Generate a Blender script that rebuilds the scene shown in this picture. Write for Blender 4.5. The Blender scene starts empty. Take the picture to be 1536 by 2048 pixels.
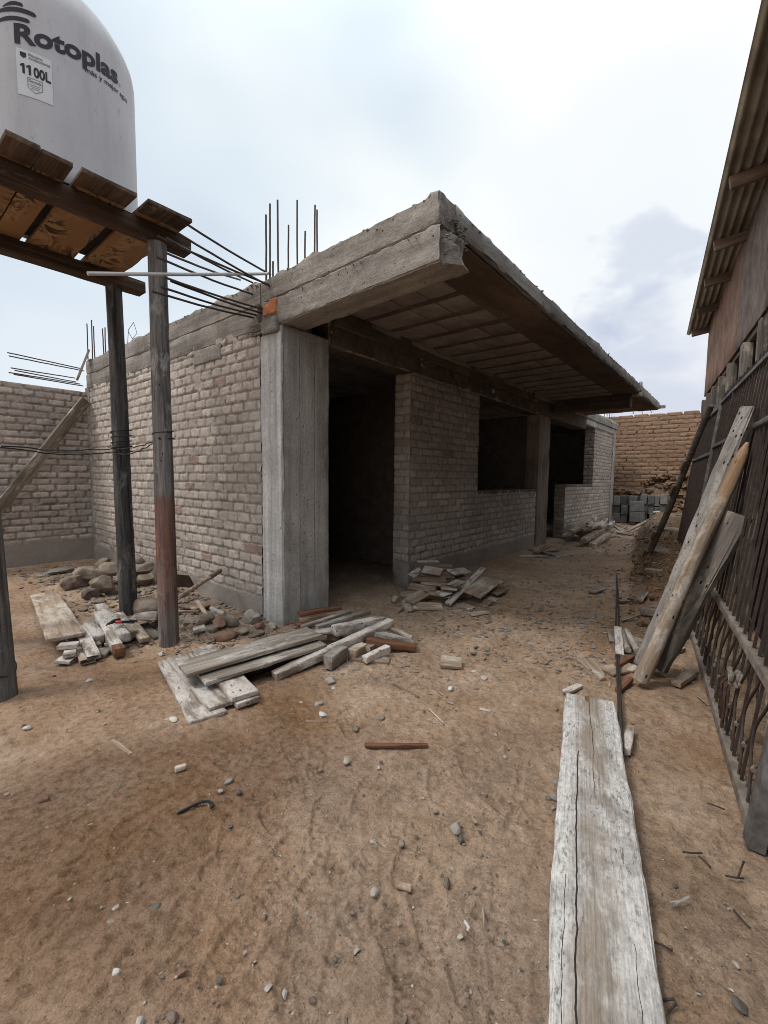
import bpy, bmesh, math, random
import numpy as np
from mathutils import Vector, Matrix

SC = bpy.context.scene
COL = SC.collection
random.seed(7)
RNG = np.random.default_rng(11)

# ---------------------------------------------------------------- camera
F_PX, PITCH, ROLL, YAW, CAM_H = 872.417, 0.0796288, 0.0116666, 0.6863173, 1.35
_cy, _sy = math.cos(YAW), math.sin(YAW)
FW = Vector((-_sy * math.cos(PITCH), _cy * math.cos(PITCH), -math.sin(PITCH)))
_rt = Vector((_cy, _sy, 0)); _up = _rt.cross(FW)
RT = _rt * math.cos(ROLL) + _up * math.sin(ROLL)
UP = -_rt * math.sin(ROLL) + _up * math.cos(ROLL)
CAM = Vector((0, 0, CAM_H))
cam = bpy.data.cameras.new('camera')
cam.sensor_fit = 'HORIZONTAL'; cam.sensor_width = 36.0
cam.lens = F_PX / 1536 * 36.0
cam.clip_start = 0.05; cam.clip_end = 2000
cam_o = bpy.data.objects.new('camera', cam); COL.objects.link(cam_o)
M = Matrix((RT, UP, -FW)).transposed().to_4x4(); M.translation = CAM
cam_o.matrix_world = M
SC.camera = cam_o

# ---------------------------------------------------------------- sky, sun, exposure
SUN_EL, SUN_AZ = math.radians(55), math.radians(212)   # azimuth clockwise from +Y
W = bpy.data.worlds.new('World'); SC.world = W; W.use_nodes = True
nt = W.node_tree; nt.nodes.clear()
def N(nt, t, **kw):
    n = nt.nodes.new(t)
    for k, v in kw.items():
        if k == 'in_':
            for kk, vv in v.items(): n.inputs[kk].default_value = vv
        else: setattr(n, k, v)
    return n
out = N(nt, 'ShaderNodeOutputWorld')
sky = N(nt, 'ShaderNodeTexSky', sky_type='NISHITA', sun_disc=False, sun_elevation=SUN_EL, sun_rotation=SUN_AZ)
bg1 = N(nt, 'ShaderNodeBackground', in_={'Strength': 0.10})
nt.links.new(sky.outputs[0], bg1.inputs['Color'])
tc = N(nt, 'ShaderNodeTexCoord')
mp = N(nt, 'ShaderNodeMapping'); mp.inputs['Scale'].default_value = (1.0, 1.0, 1.9); mp.inputs['Location'].default_value = (0.55, 0.3, 0.1)
nt.links.new(tc.outputs['Generated'], mp.inputs['Vector'])
nz = N(nt, 'ShaderNodeTexNoise', in_={'Scale': 1.15, 'Detail': 3.5, 'Roughness': 0.42, 'Distortion': 0.15})
nt.links.new(mp.outputs[0], nz.inputs['Vector'])
cr = N(nt, 'ShaderNodeValToRGB')
e = cr.color_ramp.elements
e[0].position = 0.30; e[0].color = (0.48, 0.54, 0.69, 1)
e[1].position = 0.57; e[1].color = (0.985, 0.985, 0.975, 1)
m_ = e.new(0.42); m_.color = (0.70, 0.79, 0.87, 1)
m_ = e.new(0.49); m_.color = (0.88, 0.93, 0.95, 1)
nt.links.new(nz.outputs['Fac'], cr.inputs['Fac'])
# overcast sky is brighter overhead
sep = N(nt, 'ShaderNodeSeparateXYZ'); nt.links.new(tc.outputs['Generated'], sep.inputs[0])
gr = N(nt, 'ShaderNodeMapRange', interpolation_type='SMOOTHSTEP', in_={'From Min': 0.60, 'From Max': 1.0, 'To Min': 1.04, 'To Max': 2.4}); nt.links.new(sep.outputs['Z'], gr.inputs['Value'])
bg2 = N(nt, 'ShaderNodeBackground')
nt.links.new(cr.outputs[0], bg2.inputs['Color']); nt.links.new(gr.outputs[0], bg2.inputs['Strength'])
# a few blue-grey cloud banks low over the yard
def bank_of_cloud(col, px, py, inner, outer, scale, amt, d=None):
    d = d or (FW + RT * ((px - 768) / F_PX) - UP * ((py - 1024) / F_PX)).normalized()
    dt = N(nt, 'ShaderNodeVectorMath', operation='DOT_PRODUCT'); dt.inputs[1].default_value = d; nt.links.new(tc.outputs['Generated'], dt.inputs[0])
    nn = N(nt, 'ShaderNodeTexNoise', in_={'Scale': scale, 'Detail': 4.0, 'Roughness': 0.5}); nt.links.new(mp.outputs[0], nn.inputs['Vector'])
    ad = N(nt, 'ShaderNodeMath', operation='MULTIPLY_ADD'); ad.inputs[1].default_value = .045; nt.links.new(nn.outputs['Fac'], ad.inputs[0]); nt.links.new(dt.outputs['Value'], ad.inputs[2])
    mr = N(nt, 'ShaderNodeMapRange', interpolation_type='SMOOTHSTEP', in_={'From Min': math.cos(math.radians(outer)) + .0225, 'From Max': math.cos(math.radians(inner)) + .0225, 'To Min': 0.0, 'To Max': amt}); nt.links.new(ad.outputs[0], mr.inputs['Value'])
    mc = N(nt, 'ShaderNodeMix', data_type='RGBA'); nt.links.new(mr.outputs[0], mc.inputs[0]); nt.links.new(cr_out[0], mc.inputs[6]); mc.inputs[7].default_value = (*col, 1); cr_out[0] = mc.outputs[2]
cr_out = [cr.outputs[0]]
bank_of_cloud((.70, .80, .87), 1260, 480, 0, 17, 2.5, .4)
bank_of_cloud((.47, .53, .70), 1240, 592, 0, 6, 5.0, .45)
bank_of_cloud((.43, .49, .66), 1330, 780, 0, 9.5, 3.5, .62)
bank_of_cloud((.62, .71, .81), 40, 640, 2, 24, 2.0, .55)
bank_of_cloud((.76, .84, .88), 380, 180, 0, 20, 2.0, .35)
nt.links.new(cr_out[0], bg2.inputs['Color'])
mx = N(nt, 'ShaderNodeMixShader', in_={'Fac': 0.94})
nt.links.new(bg1.outputs[0], mx.inputs[1]); nt.links.new(bg2.outputs[0], mx.inputs[2])
nt.links.new(mx.outputs[0], out.inputs['Surface'])
sl = bpy.data.lights.new('sun', 'SUN'); sl.energy = 1.4; sl.angle = math.radians(13); sl.color = (1.0, 0.96, 0.90)
so = bpy.data.objects.new('sun', sl); COL.objects.link(so)
_sd = Vector((math.sin(SUN_AZ) * math.cos(SUN_EL), math.cos(SUN_AZ) * math.cos(SUN_EL), math.sin(SUN_EL)))
so.rotation_euler = _sd.to_track_quat('Z', 'Y').to_euler(); so.location = (0, 0, 12)
SC.view_settings.view_transform = 'Standard'; SC.view_settings.look = 'None'
SC.view_settings.exposure = 0.08; SC.view_settings.gamma = 1.0
SC.render.engine = 'CYCLES'
SC.cycles.filter_width = 0.95
SC.cycles.max_bounces = 4; SC.cycles.diffuse_bounces = 1; SC.cycles.glossy_bounces = 2

# ---------------------------------------------------------------- where a point of the photo lies in the yard (measured, on a known plane)
def ray(x, y): return FW + RT * ((x - 768) / F_PX) - UP * ((y - 1024) / F_PX)
def G(x, y, z=0.0):
    d = ray(x, y); return CAM + d * ((z - CAM_H) / d.z)
def PX(x, y, X):
    d = ray(x, y); return CAM + d * (X / d.x)
def PY(x, y, Y):
    d = ray(x, y); return CAM + d * (Y / d.y)

# ---------------------------------------------------------------- numpy noise
def _h(ix, iy, iz, s):
    n = (ix * 374761393 + iy * 668265263 + iz * 2147483647 + s * 1274126177) & 0xFFFFFFFF
    n = ((n ^ (n >> 13)) * 1274126177) & 0xFFFFFFFF
    n = ((n ^ (n >> 16)) * 2246822519) & 0xFFFFFFFF
    n = n ^ (n >> 15)
    return (n & 0xFFFF) / 65535.0
def vn(x, y, z=0.0, s=0):
    x, y, z = np.broadcast_arrays(np.asarray(x, float), np.asarray(y, float), np.asarray(z, float))
    ix, iy, iz = np.floor(x).astype(np.int64), np.floor(y).astype(np.int64), np.floor(z).astype(np.int64)
    fx, fy, fz = x - ix, y - iy, z - iz
    u, v, w = fx * fx * (3 - 2 * fx), fy * fy * (3 - 2 * fy), fz * fz * (3 - 2 * fz)
    def L(a, b, t): return a + (b - a) * t
    r = 0
    c = [[[_h(ix + i, iy + j, iz + k, s) for k in (0, 1)] for j in (0, 1)] for i in (0, 1)]
    a = [L(L(c[0][j][k], c[1][j][k], u), 0, 0) for j in (0, 1) for k in (0, 1)]
    return L(L(a[0], a[2], v), L(a[1], a[3], v), w) * 2 - 1
def fbm(x, y, z=0.0, s=0, o=4):
    r, a, f = 0, 1.0, 1.0
    for i in range(o):
        r = r + a * vn(np.asarray(x) * f, np.asarray(y) * f, np.asarray(z) * f, s + i * 17); a *= .5; f *= 2.03
    return r
def sst(a, b, x):
    t = np.clip((x - a) / (b - a), 0, 1); return t * t * (3 - 2 * t)

# ---------------------------------------------------------------- materials
def mat(name, rough=0.85, spec=0.25):
    m = bpy.data.materials.new(name); m.use_nodes = True
    nt = m.node_tree; b = nt.nodes['Principled BSDF']
    b.inputs['Roughness'].default_value = rough; b.inputs['Specular IOR Level'].default_value = spec
    return m, nt, b
def link(nt, a, b): nt.links.new(a, b)
def coord(nt, scale=(1, 1, 1), rnd=True, out='Object'):
    tc = N(nt, 'ShaderNodeTexCoord'); mp = N(nt, 'ShaderNodeMapping'); mp.inputs['Scale'].default_value = scale
    link(nt, tc.outputs[out], mp.inputs['Vector'])
    if rnd:
        oi = N(nt, 'ShaderNodeObjectInfo'); mu = N(nt, 'ShaderNodeMath', operation='MULTIPLY'); mu.inputs[1].default_value = 61.0
        link(nt, oi.outputs['Random'], mu.inputs[0]); link(nt, mu.outputs[0], mp.inputs['Location'])
    return mp.outputs[0]
def noise(nt, vec, scale, detail=5, rough=.55, dist=0.0):
    n = N(nt, 'ShaderNodeTexNoise', in_={'Scale': scale, 'Detail': detail, 'Roughness': rough, 'Distortion': dist})
    link(nt, vec, n.inputs['Vector']); return n.outputs['Fac']
def ramp(nt, fac, stops):
    r = N(nt, 'ShaderNodeValToRGB'); e = r.color_ramp.elements
    while len(e) < len(stops): e.new(0.5)
    for el, (p, c) in zip(e, stops):
        el.position = p; el.color = (c, c, c, 1) if isinstance(c, (int, float)) else (*c, 1)
    link(nt, fac, r.inputs['Fac']); return r.outputs['Color']
def mixc(nt, fac, a, b, mode='MIX'):
    m = N(nt, 'ShaderNodeMix', data_type='RGBA', blend_type=mode)
    for s, v in ((0, fac), (6, a), (7, b)):
        if isinstance(v, (int, float)): m.inputs[s].default_value = v if s == 0 else (v, v, v, 1)
        elif isinstance(v, tuple): m.inputs[s].default_value = (*v, 1)
        else: link(nt, v, m.inputs[s])
    return m.outputs[2]
def math_(nt, op, a, b=0.0):
    m = N(nt, 'ShaderNodeMath', operation=op)
    for i, v in enumerate((a, b)):
        if isinstance(v, (int, float)): m.inputs[i].default_value = v
        else: link(nt, v, m.inputs[i])
    return m.outputs[0]
def bump(nt, bsdf, h, strength=.5, dist=.01):
    b = N(nt, 'ShaderNodeBump', in_={'Strength': strength, 'Distance': dist}); link(nt, h, b.inputs['Height'])
    link(nt, b.outputs[0], bsdf.inputs['Normal'])
def lum(c, k): return tuple(x * k for x in c)

def wood(name, base, dark, paint=None, amount=.5, grain=1.0, holes=0.0, dust=None, rough=.85):
    """weathered timber, grain along the board's own X"""
    m, nt, b = mat(name, rough)
    g1 = noise(nt, coord(nt, (1.3, 26, 26)), 1.0, 6, .6, .4)
    g2 = noise(nt, coord(nt, (5, 150, 150)), 1.0, 3, .6)
    c = ramp(nt, g1, [(.32, dark), (.62, base)])
    f = ramp(nt, g2, [(.35, .55), (.6, 1.0)])
    c = mixc(nt, .75 * grain, c, f, 'MULTIPLY')
    big = noise(nt, coord(nt, (2.2, 5, 5)), 1.0, 4, .6)
    c = mixc(nt, .8, c, ramp(nt, big, [(.3, .62), (.65, 1.12)]), 'MULTIPLY')
    if paint:
        p = noise(nt, coord(nt, (3.5, 9, 9)), 1.0, 9, .68, .3)
        pm = ramp(nt, p, [(.62 - .34 * amount, 0.0), (.72 - .34 * amount, 1.0)])
        sp = noise(nt, coord(nt, (55, 80, 80)), 1.0, 3, .7)
        pc = mixc(nt, 1.0, paint, ramp(nt, sp, [(.30, .55), (.52, 1.04)]), 'MULTIPLY')
        c = mixc(nt, pm, c, pc)
    if dust:
        d = noise(nt, coord(nt, (5, 5, 5)), 1.0, 5, .6)
        c = mixc(nt, ramp(nt, d, [(.45, 0.0), (.7, .75)]), c, dust)
    if holes > 0:
        v = N(nt, 'ShaderNodeTexVoronoi', in_={'Scale': 1.0, 'Randomness': 1.0}); link(nt, coord(nt, (9, 22, 22) if holes < .9 else (17, 34, 34)), v.inputs['Vector'])
        hm = ramp(nt, v.outputs['Distance'], [(.06 + .1 * holes, 1.0), (.10 + .12 * holes, 0.0)])
        keep = noise(nt, coord(nt, (4, 4, 4)), 1.0, 2); hm = mixc(nt, 1.0, hm, ramp(nt, keep, [(.45, 0.0), (.52, 1.0)]), 'MULTIPLY')
        c = mixc(nt, hm, c, (0.015, 0.012, 0.01))
    oi = N(nt, 'ShaderNodeObjectInfo')
    hv = N(nt, 'ShaderNodeHueSaturation'); link(nt, c, hv.inputs['Color'])
    mr = N(nt, 'ShaderNodeMapRange', in_={'To Min': .78, 'To Max': 1.18}); link(nt, oi.outputs['Random'], mr.inputs['Value']); link(nt, mr.outputs[0], hv.inputs['Value'])
    link(nt, hv.outputs[0], b.inputs['Base Color'])
    h = mixc(nt, .5, g1, g2)
    bump(nt, b, h, .7, .006)
    return m
def concrete(name, col, grain=(1, 1, 1), stain=(.10, .075, .055), amt=.35, pits=True, bump_s=.9):
    m, nt, b = mat(name, .92, .15)
    n1 = noise(nt, coord(nt, (1.6, 1.6, 1.6), False), 1.0, 7, .62)
    n2 = noise(nt, coord(nt, grain, False), 1.0, 6, .65, .2)
    n3 = noise(nt, coord(nt, (42, 42, 42), False), 1.0, 4, .7)
    c = mixc(nt, ramp(nt, n1, [(.3, 0.0), (.72, 1.0)]), lum(col, .70), lum(col, 1.12))
    c = mixc(nt, .85, c, ramp(nt, n2, [(.28, .50), (.62, 1.15)]), 'MULTIPLY')
    c = mixc(nt, .55, c, ramp(nt, n3, [(.3, .62), (.6, 1.08)]), 'MULTIPLY')
    n4 = noise(nt, coord(nt, (2.7, 2.7, 1.9), False), 1.0, 6, .66)
    c = mixc(nt, ramp(nt, n4, [(.5, 0.0), (.72, amt)]), c, stain)
    h = mixc(nt, .5, n2, n3)
    if pits:
        v = N(nt, 'ShaderNodeTexVoronoi', in_={'Scale': 21.0}); link(nt, coord(nt, (1, 1, 1), False), v.inputs['Vector'])
        pm = ramp(nt, v.outputs['Distance'], [(.08, 1.0), (.15, 0.0)])
        keep = noise(nt, coord(nt, (5, 5, 5), False), 1.0, 2); pm = mixc(nt, 1.0, pm, ramp(nt, keep, [(.5, 0.0), (.58, 1.0)]), 'MULTIPLY')
        c = mixc(nt, pm, c, (.05, .045, .04)); h = mixc(nt, pm, h, (0, 0, 0))
    link(nt, c, b.inputs['Base Color']); bump(nt, b, h, bump_s, .02)
    return m
def plain(name, col, rough=.6, metal=0.0, var=.35, scale=9, bump_s=.2, spec=.3, col2=None):
    m, nt, b = mat(name, rough, spec)
    n = noise(nt, coord(nt, (1, 1, 1)), scale, 6, .65)
    c = mixc(nt, ramp(nt, n, [(.35, 0.0), (.65, 1.0)]), lum(col, 1 - var) if col2 is None else col2, lum(col, 1 + var * .4))
    link(nt, c, b.inputs['Base Color']); b.inputs['Metallic'].default_value = metal
    n2 = noise(nt, coord(nt, (1, 1, 1)), scale * 9, 4, .6)
    bump(nt, b, n2, bump_s, .004)
    return m
def masonry(name, tone, mortar, var=.35, warm=(.37, .255, .20)):
    """brick colours chosen per brick from the mesh's 'brick' attribute: r random, g mortar, b random"""
    m, nt, b = mat(name, .95, .1)
    at = N(nt, 'ShaderNodeAttribute', attribute_name='brick'); sp = N(nt, 'ShaderNodeSeparateColor'); link(nt, at.outputs['Color'], sp.inputs[0])
    n1 = noise(nt, coord(nt, (14, 14, 14), False), 1.0, 7, .7)
    n2 = noise(nt, coord(nt, (75, 75, 75), False), 1.0, 4, .7)
    n3 = noise(nt, coord(nt, (.9, .9, 1.3), False), 1.0, 5, .6)
    c = mixc(nt, sp.outputs[0], lum(tone, 1 - var), lum(tone, 1 + var * .55))
    c = mixc(nt, math_(nt, 'GREATER_THAN', sp.outputs[2], .975), c, warm)
    sm = ramp(nt, n1, [(.47, 0.0), (.62, .75)])
    c = mixc(nt, sm, c, mortar)                       # mortar smeared over the brick faces
    c = mixc(nt, sp.outputs[1], c, lum(mortar, .86))
    c = mixc(nt, .8, c, ramp(nt, n2, [(.3, .6), (.62, 1.1)]), 'MULTIPLY')
    c = mixc(nt, .8, c, ramp(nt, n3, [(.3, .72), (.65, 1.12)]), 'MULTIPLY')
    link(nt, c, b.inputs['Base Color']); bump(nt, b, mixc(nt, .5, n1, n2), .8, .012)
    return m

MT = {}
MT['white_wood'] = wood('cement_splashed_wood', (.44, .36, .295), (.23, .17, .13), (.62, .555, .50), .55, .9, .35)
MT['pale_wood'] = wood('pale_scrap_wood', (.53, .40, .295), (.29, .20, .14), (.60, .52, .44), .32, .9, .2)
MT['grey_wood'] = wood('grey_weathered_wood', (.40, .34, .285), (.19, .15, .12), (.50, .455, .41), .3, 1.0, .1)
MT['brown_wood'] = wood('brown_scrap_wood', (.36, .25, .175), (.17, .105, .07), (.46, .39, .33), .18, 1.0)
MT['red_wood'] = wood('reddish_cut_wood', (.30, .145, .085), (.14, .06, .035), None, .1, 1.0)
MT['post_wood'] = wood('old_grey_pole', (.205, .195, .185), (.055, .05, .046), (.29, .275, .26), .22, 1.2, .1)
MT['post_dark'] = wood('old_dark_pole', (.125, .12, .115), (.034, .032, .03), (.19, .18, .17), .2, 1.2, .1)
MT['log_wood'] = wood('barkless_log', (.42, .33, .255), (.21, .15, .10), (.52, .46, .395), .36, .8, .45)
MT['log_end'] = wood('ochre_log_end', (.42, .25, .12), (.22, .11, .05), (.46, .34, .21), .3, .9, .3)
MT['beam_wood'] = wood('pitted_grey_beam', (.37, .33, .295), (.22, .19, .165), (.44, .40, .365), .4, .6, 1.0)
MT['thick_wood'] = wood('dusty_thick_plank', (.25, .215, .185), (.12, .10, .085), (.36, .31, .25), .3, .8, .6)
MT['dark_plank'] = wood('dark_platform_plank', (.13, .08, .055), (.05, .03, .02), (.21, .18, .155), .12, 1.1)
def plank_two_sided():
    m = wood('platform_plank_stained_below', (.17, .115, .08), (.06, .04, .028), (.25, .22, .19), .15, 1.1)
    nt = m.node_tree; b = nt.nodes['Principled BSDF']; src = b.inputs['Base Color'].links[0].from_socket
    tc = N(nt, 'ShaderNodeTexCoord'); sp = N(nt, 'ShaderNodeSeparateXYZ'); link(nt, tc.outputs['Normal'], sp.inputs[0])
    so = N(nt, 'ShaderNodeSeparateXYZ'); link(nt, tc.outputs['Object'], so.inputs[0])
    under = math_(nt, 'LESS_THAN', sp.outputs[2], -.6)
    n = noise(nt, coord(nt, (3.2, 5, 5)), 1.0, 3, .55, 2.2); mid = ramp(nt, noise(nt, coord(nt, (1.6, 4, 4)), 1.0, 2), [(.42, 0.0), (.56, 1.0)])
    rings = ramp(nt, n, [(.40, .16), (.46, 1.0), (.54, 1.0), (.58, .22), (.63, 1.0)])
    c = mixc(nt, mid, mixc(nt, 1.0, (.33, .20, .105), rings, 'MULTIPLY'), (.26, .14, .066))
    inb = math_(nt, 'MULTIPLY', math_(nt, 'LESS_THAN', so.outputs[0], .56), under)
    link(nt, mixc(nt, inb, src, c), b.inputs['Base Color']); return m
MT['deck_plank'] = plank_two_sided()
MT['rafter_wood'] = wood('shed_rafter_wood', (.30, .21, .155), (.14, .09, .065), None, 0, 1.0)
MT['pole_wood'] = wood('thin_dark_pole', (.16, .13, .11), (.07, .055, .045), None, 0, 1.0)
MT['ply'] = plain('rusty_brown_boarding', (.255, .15, .108), .9, 0, .5, 3.5, .4, .15, (.16, .09, .062))
MT['ply_grey'] = plain('grey_brown_boarding', (.20, .15, .125), .9, 0, .5, 5, .4, .15, (.115, .083, .068))
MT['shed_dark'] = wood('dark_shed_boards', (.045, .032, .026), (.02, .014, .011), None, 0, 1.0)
MT['brace_wood'] = wood('brace_plank', (.36, .295, .235), (.18, .14, .11), (.46, .41, .36), .3, 1.0)
MT['col_conc'] = concrete('column_concrete', (.50, .475, .445), (9, 9, .5), (.17, .145, .125), .4)
MT['beam_conc'] = concrete('beam_concrete', (.35, .315, .28), (.7, 11, 14), (.11, .085, .065), .65)
MT['beam_conc_y'] = concrete('beam_concrete_along', (.38, .35, .32), (11, .7, 14), (.11, .085, .065), .55)
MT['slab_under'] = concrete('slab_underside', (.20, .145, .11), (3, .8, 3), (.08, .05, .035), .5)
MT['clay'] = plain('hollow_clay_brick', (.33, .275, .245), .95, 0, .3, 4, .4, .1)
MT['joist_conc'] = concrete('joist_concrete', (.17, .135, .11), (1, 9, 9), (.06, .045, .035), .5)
MT['brick_side'] = masonry('cement_smeared_brick', (.575, .495, .432), (.41, .355, .31), .20)
MT['brick_front'] = masonry('greyish_front_brick', (.49, .42, .367), (.34, .293, .255), .20)
MT['brick_fence'] = masonry('perimeter_brick', (.49, .41, .355), (.32, .265, .225), .25, (.36, .30, .25))
MT['adobe'] = masonry('adobe_brick', (.33, .21, .14), (.26, .165, .11), .14, (.31, .2, .13))
MT['plinth_conc'] = concrete('plinth_concrete', (.36, .32, .285), (4, 4, 4))
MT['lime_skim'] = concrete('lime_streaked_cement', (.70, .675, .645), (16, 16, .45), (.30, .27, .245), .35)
MT['col_brown'] = concrete('unstruck_brown_column', (.30, .235, .19), (14, 14, .6), (.10, .07, .05), .6)
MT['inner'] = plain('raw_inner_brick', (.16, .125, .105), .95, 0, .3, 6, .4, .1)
MT['rebar'] = plain('dark_rebar_steel', (.075, .06, .055), .6, .4, .5, 30, .6, .4, (.05, .03, .022))
MT['gate_steel'] = plain('weathered_dark_steel', (.065, .053, .047), .7, .25, .5, 18, .4, .3, (.06, .035, .025))
MT['gate_dust'] = plain('dusty_grey_steel', (.26, .215, .175), .85, .1, .4, 12, .3, .2, (.15, .125, .105))
MT['gate_grey'] = plain('grey_painted_steel', (.19, .19, .185), .6, .3, .4, 14, .3, .3, (.10, .085, .075))
MT['rust'] = plain('rusty_plate', (.13, .075, .05), .85, .2, .5, 9, .5, .2, (.07, .055, .045))
MT['rope'] = plain('rusty_rope', (.085, .05, .038), .9, 0, .5, 30, .6, .1)
MT['tank'] = None
MT['ink'] = plain('dark_ink', (.022, .020, .030), .6, 0, .2, 9, .05)
MT['ink_pale'] = plain('faded_ink', (.22, .22, .24), .6, 0, .2, 9, .05)
MT['paper'] = plain('white_sticker', (.58, .585, .61), .45, 0, .06, 5, .03, .4)
MT['pvc'] = plain('white_pvc', (.56, .54, .52), .45, 0, .15, 8, .1, .4)
MT['pvc_grey'] = plain('dirty_pvc', (.40, .37, .345), .6, 0, .35, 14, .1, .4)
MT['black'] = plain('black_rubber', (.02, .02, .021), .6, 0, .3, 12, .2)
MT['redplastic'] = plain('red_plastic', (.42, .04, .04), .5, 0, .2, 9, .1, .4)
MT['steel'] = plain('hammer_steel', (.06, .058, .058), .45, .7, .3, 12, .2, .5)
MT['cinder'] = plain('cinder_block', (.20, .198, .188), .95, 0, .3, 7, .6, .1)
MT['cinder_dark'] = plain('dark_cinder_block', (.15, .148, .14), .95, 0, .3, 7, .6, .1)
MT['cinder_mid'] = plain('mid_cinder_block', (.235, .23, .218), .95, 0, .3, 7, .6, .1)
MT['cinder_pale'] = plain('dusty_cinder_block', (.24, .235, .225), .95, 0, .3, 7, .6, .1)
MT['rock'] = plain('brown_rock', (.26, .205, .16), .9, 0, .45, 5, .7, .15, (.13, .10, .08))
MT['rock_pale'] = plain('pale_rock', (.42, .37, .32), .9, 0, .4, 6, .6, .15)
MT['rock_grey'] = plain('grey_stone', (.27, .24, .205), .75, 0, .45, 7, .5, .25)
MT['rock_dark'] = plain('dark_stone', (.13, .115, .095), .6, 0, .4, 7, .5, .3)
MT['rock_red'] = plain('brick_fragment', (.24, .14, .105), .95, 0, .35, 8, .6, .1)
MT['rock_white'] = plain('white_plaster_lump', (.52, .48, .43), .9, 0, .5, 9, .6, .15)
MT['sack'] = plain('dusty_mesh_sack', (.26, .205, .16), .95, 0, .5, 12, .8, .1, (.13, .10, .075))
MT['corr'] = plain('old_corrugated_sheet', (.42, .37, .29), .8, 0, .4, 3, .2, .2, (.27, .23, .175))
MT['shovel_steel'] = plain('worn_shovel_steel', (.33, .30, .28), .5, .5, .4, 8, .2, .4, (.2, .14, .11))
MT['earth'] = plain('dark_dug_earth', (.22, .14, .085), .97, 0, .45, 9, .8, .05, (.11, .066, .04))
MT['foil'] = plain('crumpled_paper', (.60, .60, .58), .6, 0, .3, 14, .6, .3)
MT['green'] = plain('pale_green_fibre', (.34, .42, .37), .7, 0, .4, 10, .3, .3)
MT['orange_brick'] = plain('orange_brick', (.50, .20, .10), .95, 0, .3, 20, .5, .1)
MT['glass_green'] = plain('pale_green_glass', (.33, .45, .33), .3, 0, .2, 9, .1, .5)

def tank_material():
    m, nt, b = mat('dusty_grey_polyethylene', .55, .35)
    v = coord(nt, (1, 1, 1), False)
    n1 = noise(nt, v, 2.2, 5, .6); st = noise(nt, coord(nt, (7, 7, .8), False), 1.0, 6, .65); sc = noise(nt, coord(nt, (38, 38, 17), False), 1.0, 5, .75, .6)
    c = mixc(nt, ramp(nt, n1, [(.3, 0.0), (.7, 1.0)]), (.42, .41, .435), (.50, .49, .51))
    c = mixc(nt, ramp(nt, st, [(.47, 0.0), (.72, .5)]), c, (.31, .285, .275))
    c = mixc(nt, ramp(nt, sc, [(.60, 0.0), (.68, .5)]), c, (.24, .23, .235))
    link(nt, c, b.inputs['Base Color']); bump(nt, b, sc, .08, .004)
    return m
MT['tank'] = tank_material()

def red_post_material():
    """grey pole with a worn coat of red-brown paint on its lower part (paint line at a fixed height of the pole)"""
    m = wood('grey_pole_red_foot', (.245, .23, .22), (.065, .058, .053), (.33, .31, .295), .25, 1.2, .12)
    nt = m.node_tree; b = nt.nodes['Principled BSDF']
    src = b.inputs['Base Color'].links[0].from_socket
    tc = N(nt, 'ShaderNodeTexCoord'); sp = N(nt, 'ShaderNodeSeparateXYZ'); link(nt, tc.outputs['Object'], sp.inputs[0])
    n = noise(nt, coord(nt, (3, 14, 14)), 1.0, 6, .6)
    hh = math_(nt, 'ADD', math_(nt, 'ADD', sp.outputs[0], 1.44), math_(nt, 'MULTIPLY', n, .25))
    top = ramp(nt, math_(nt, 'MULTIPLY', hh, .5), [(.60, 1.0), (.64, 0.0)])
    low = ramp(nt, math_(nt, 'MULTIPLY', hh, .5), [(.13, .25), (.28, 1.0)])
    msk = mixc(nt, 1.0, top, low, 'MULTIPLY')
    g = noise(nt, coord(nt, (2, 60, 60)), 1.0, 5, .7)
    red = mixc(nt, ramp(nt, g, [(.38, 0.0), (.6, 1.0)]), (.085, .042, .032), (.235, .095, .062))
    link(nt, mixc(nt, math_(nt, 'MULTIPLY', msk, .72), src, red), b.inputs['Base Color'])
    return m
MT['post_red'] = red_post_material()

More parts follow.
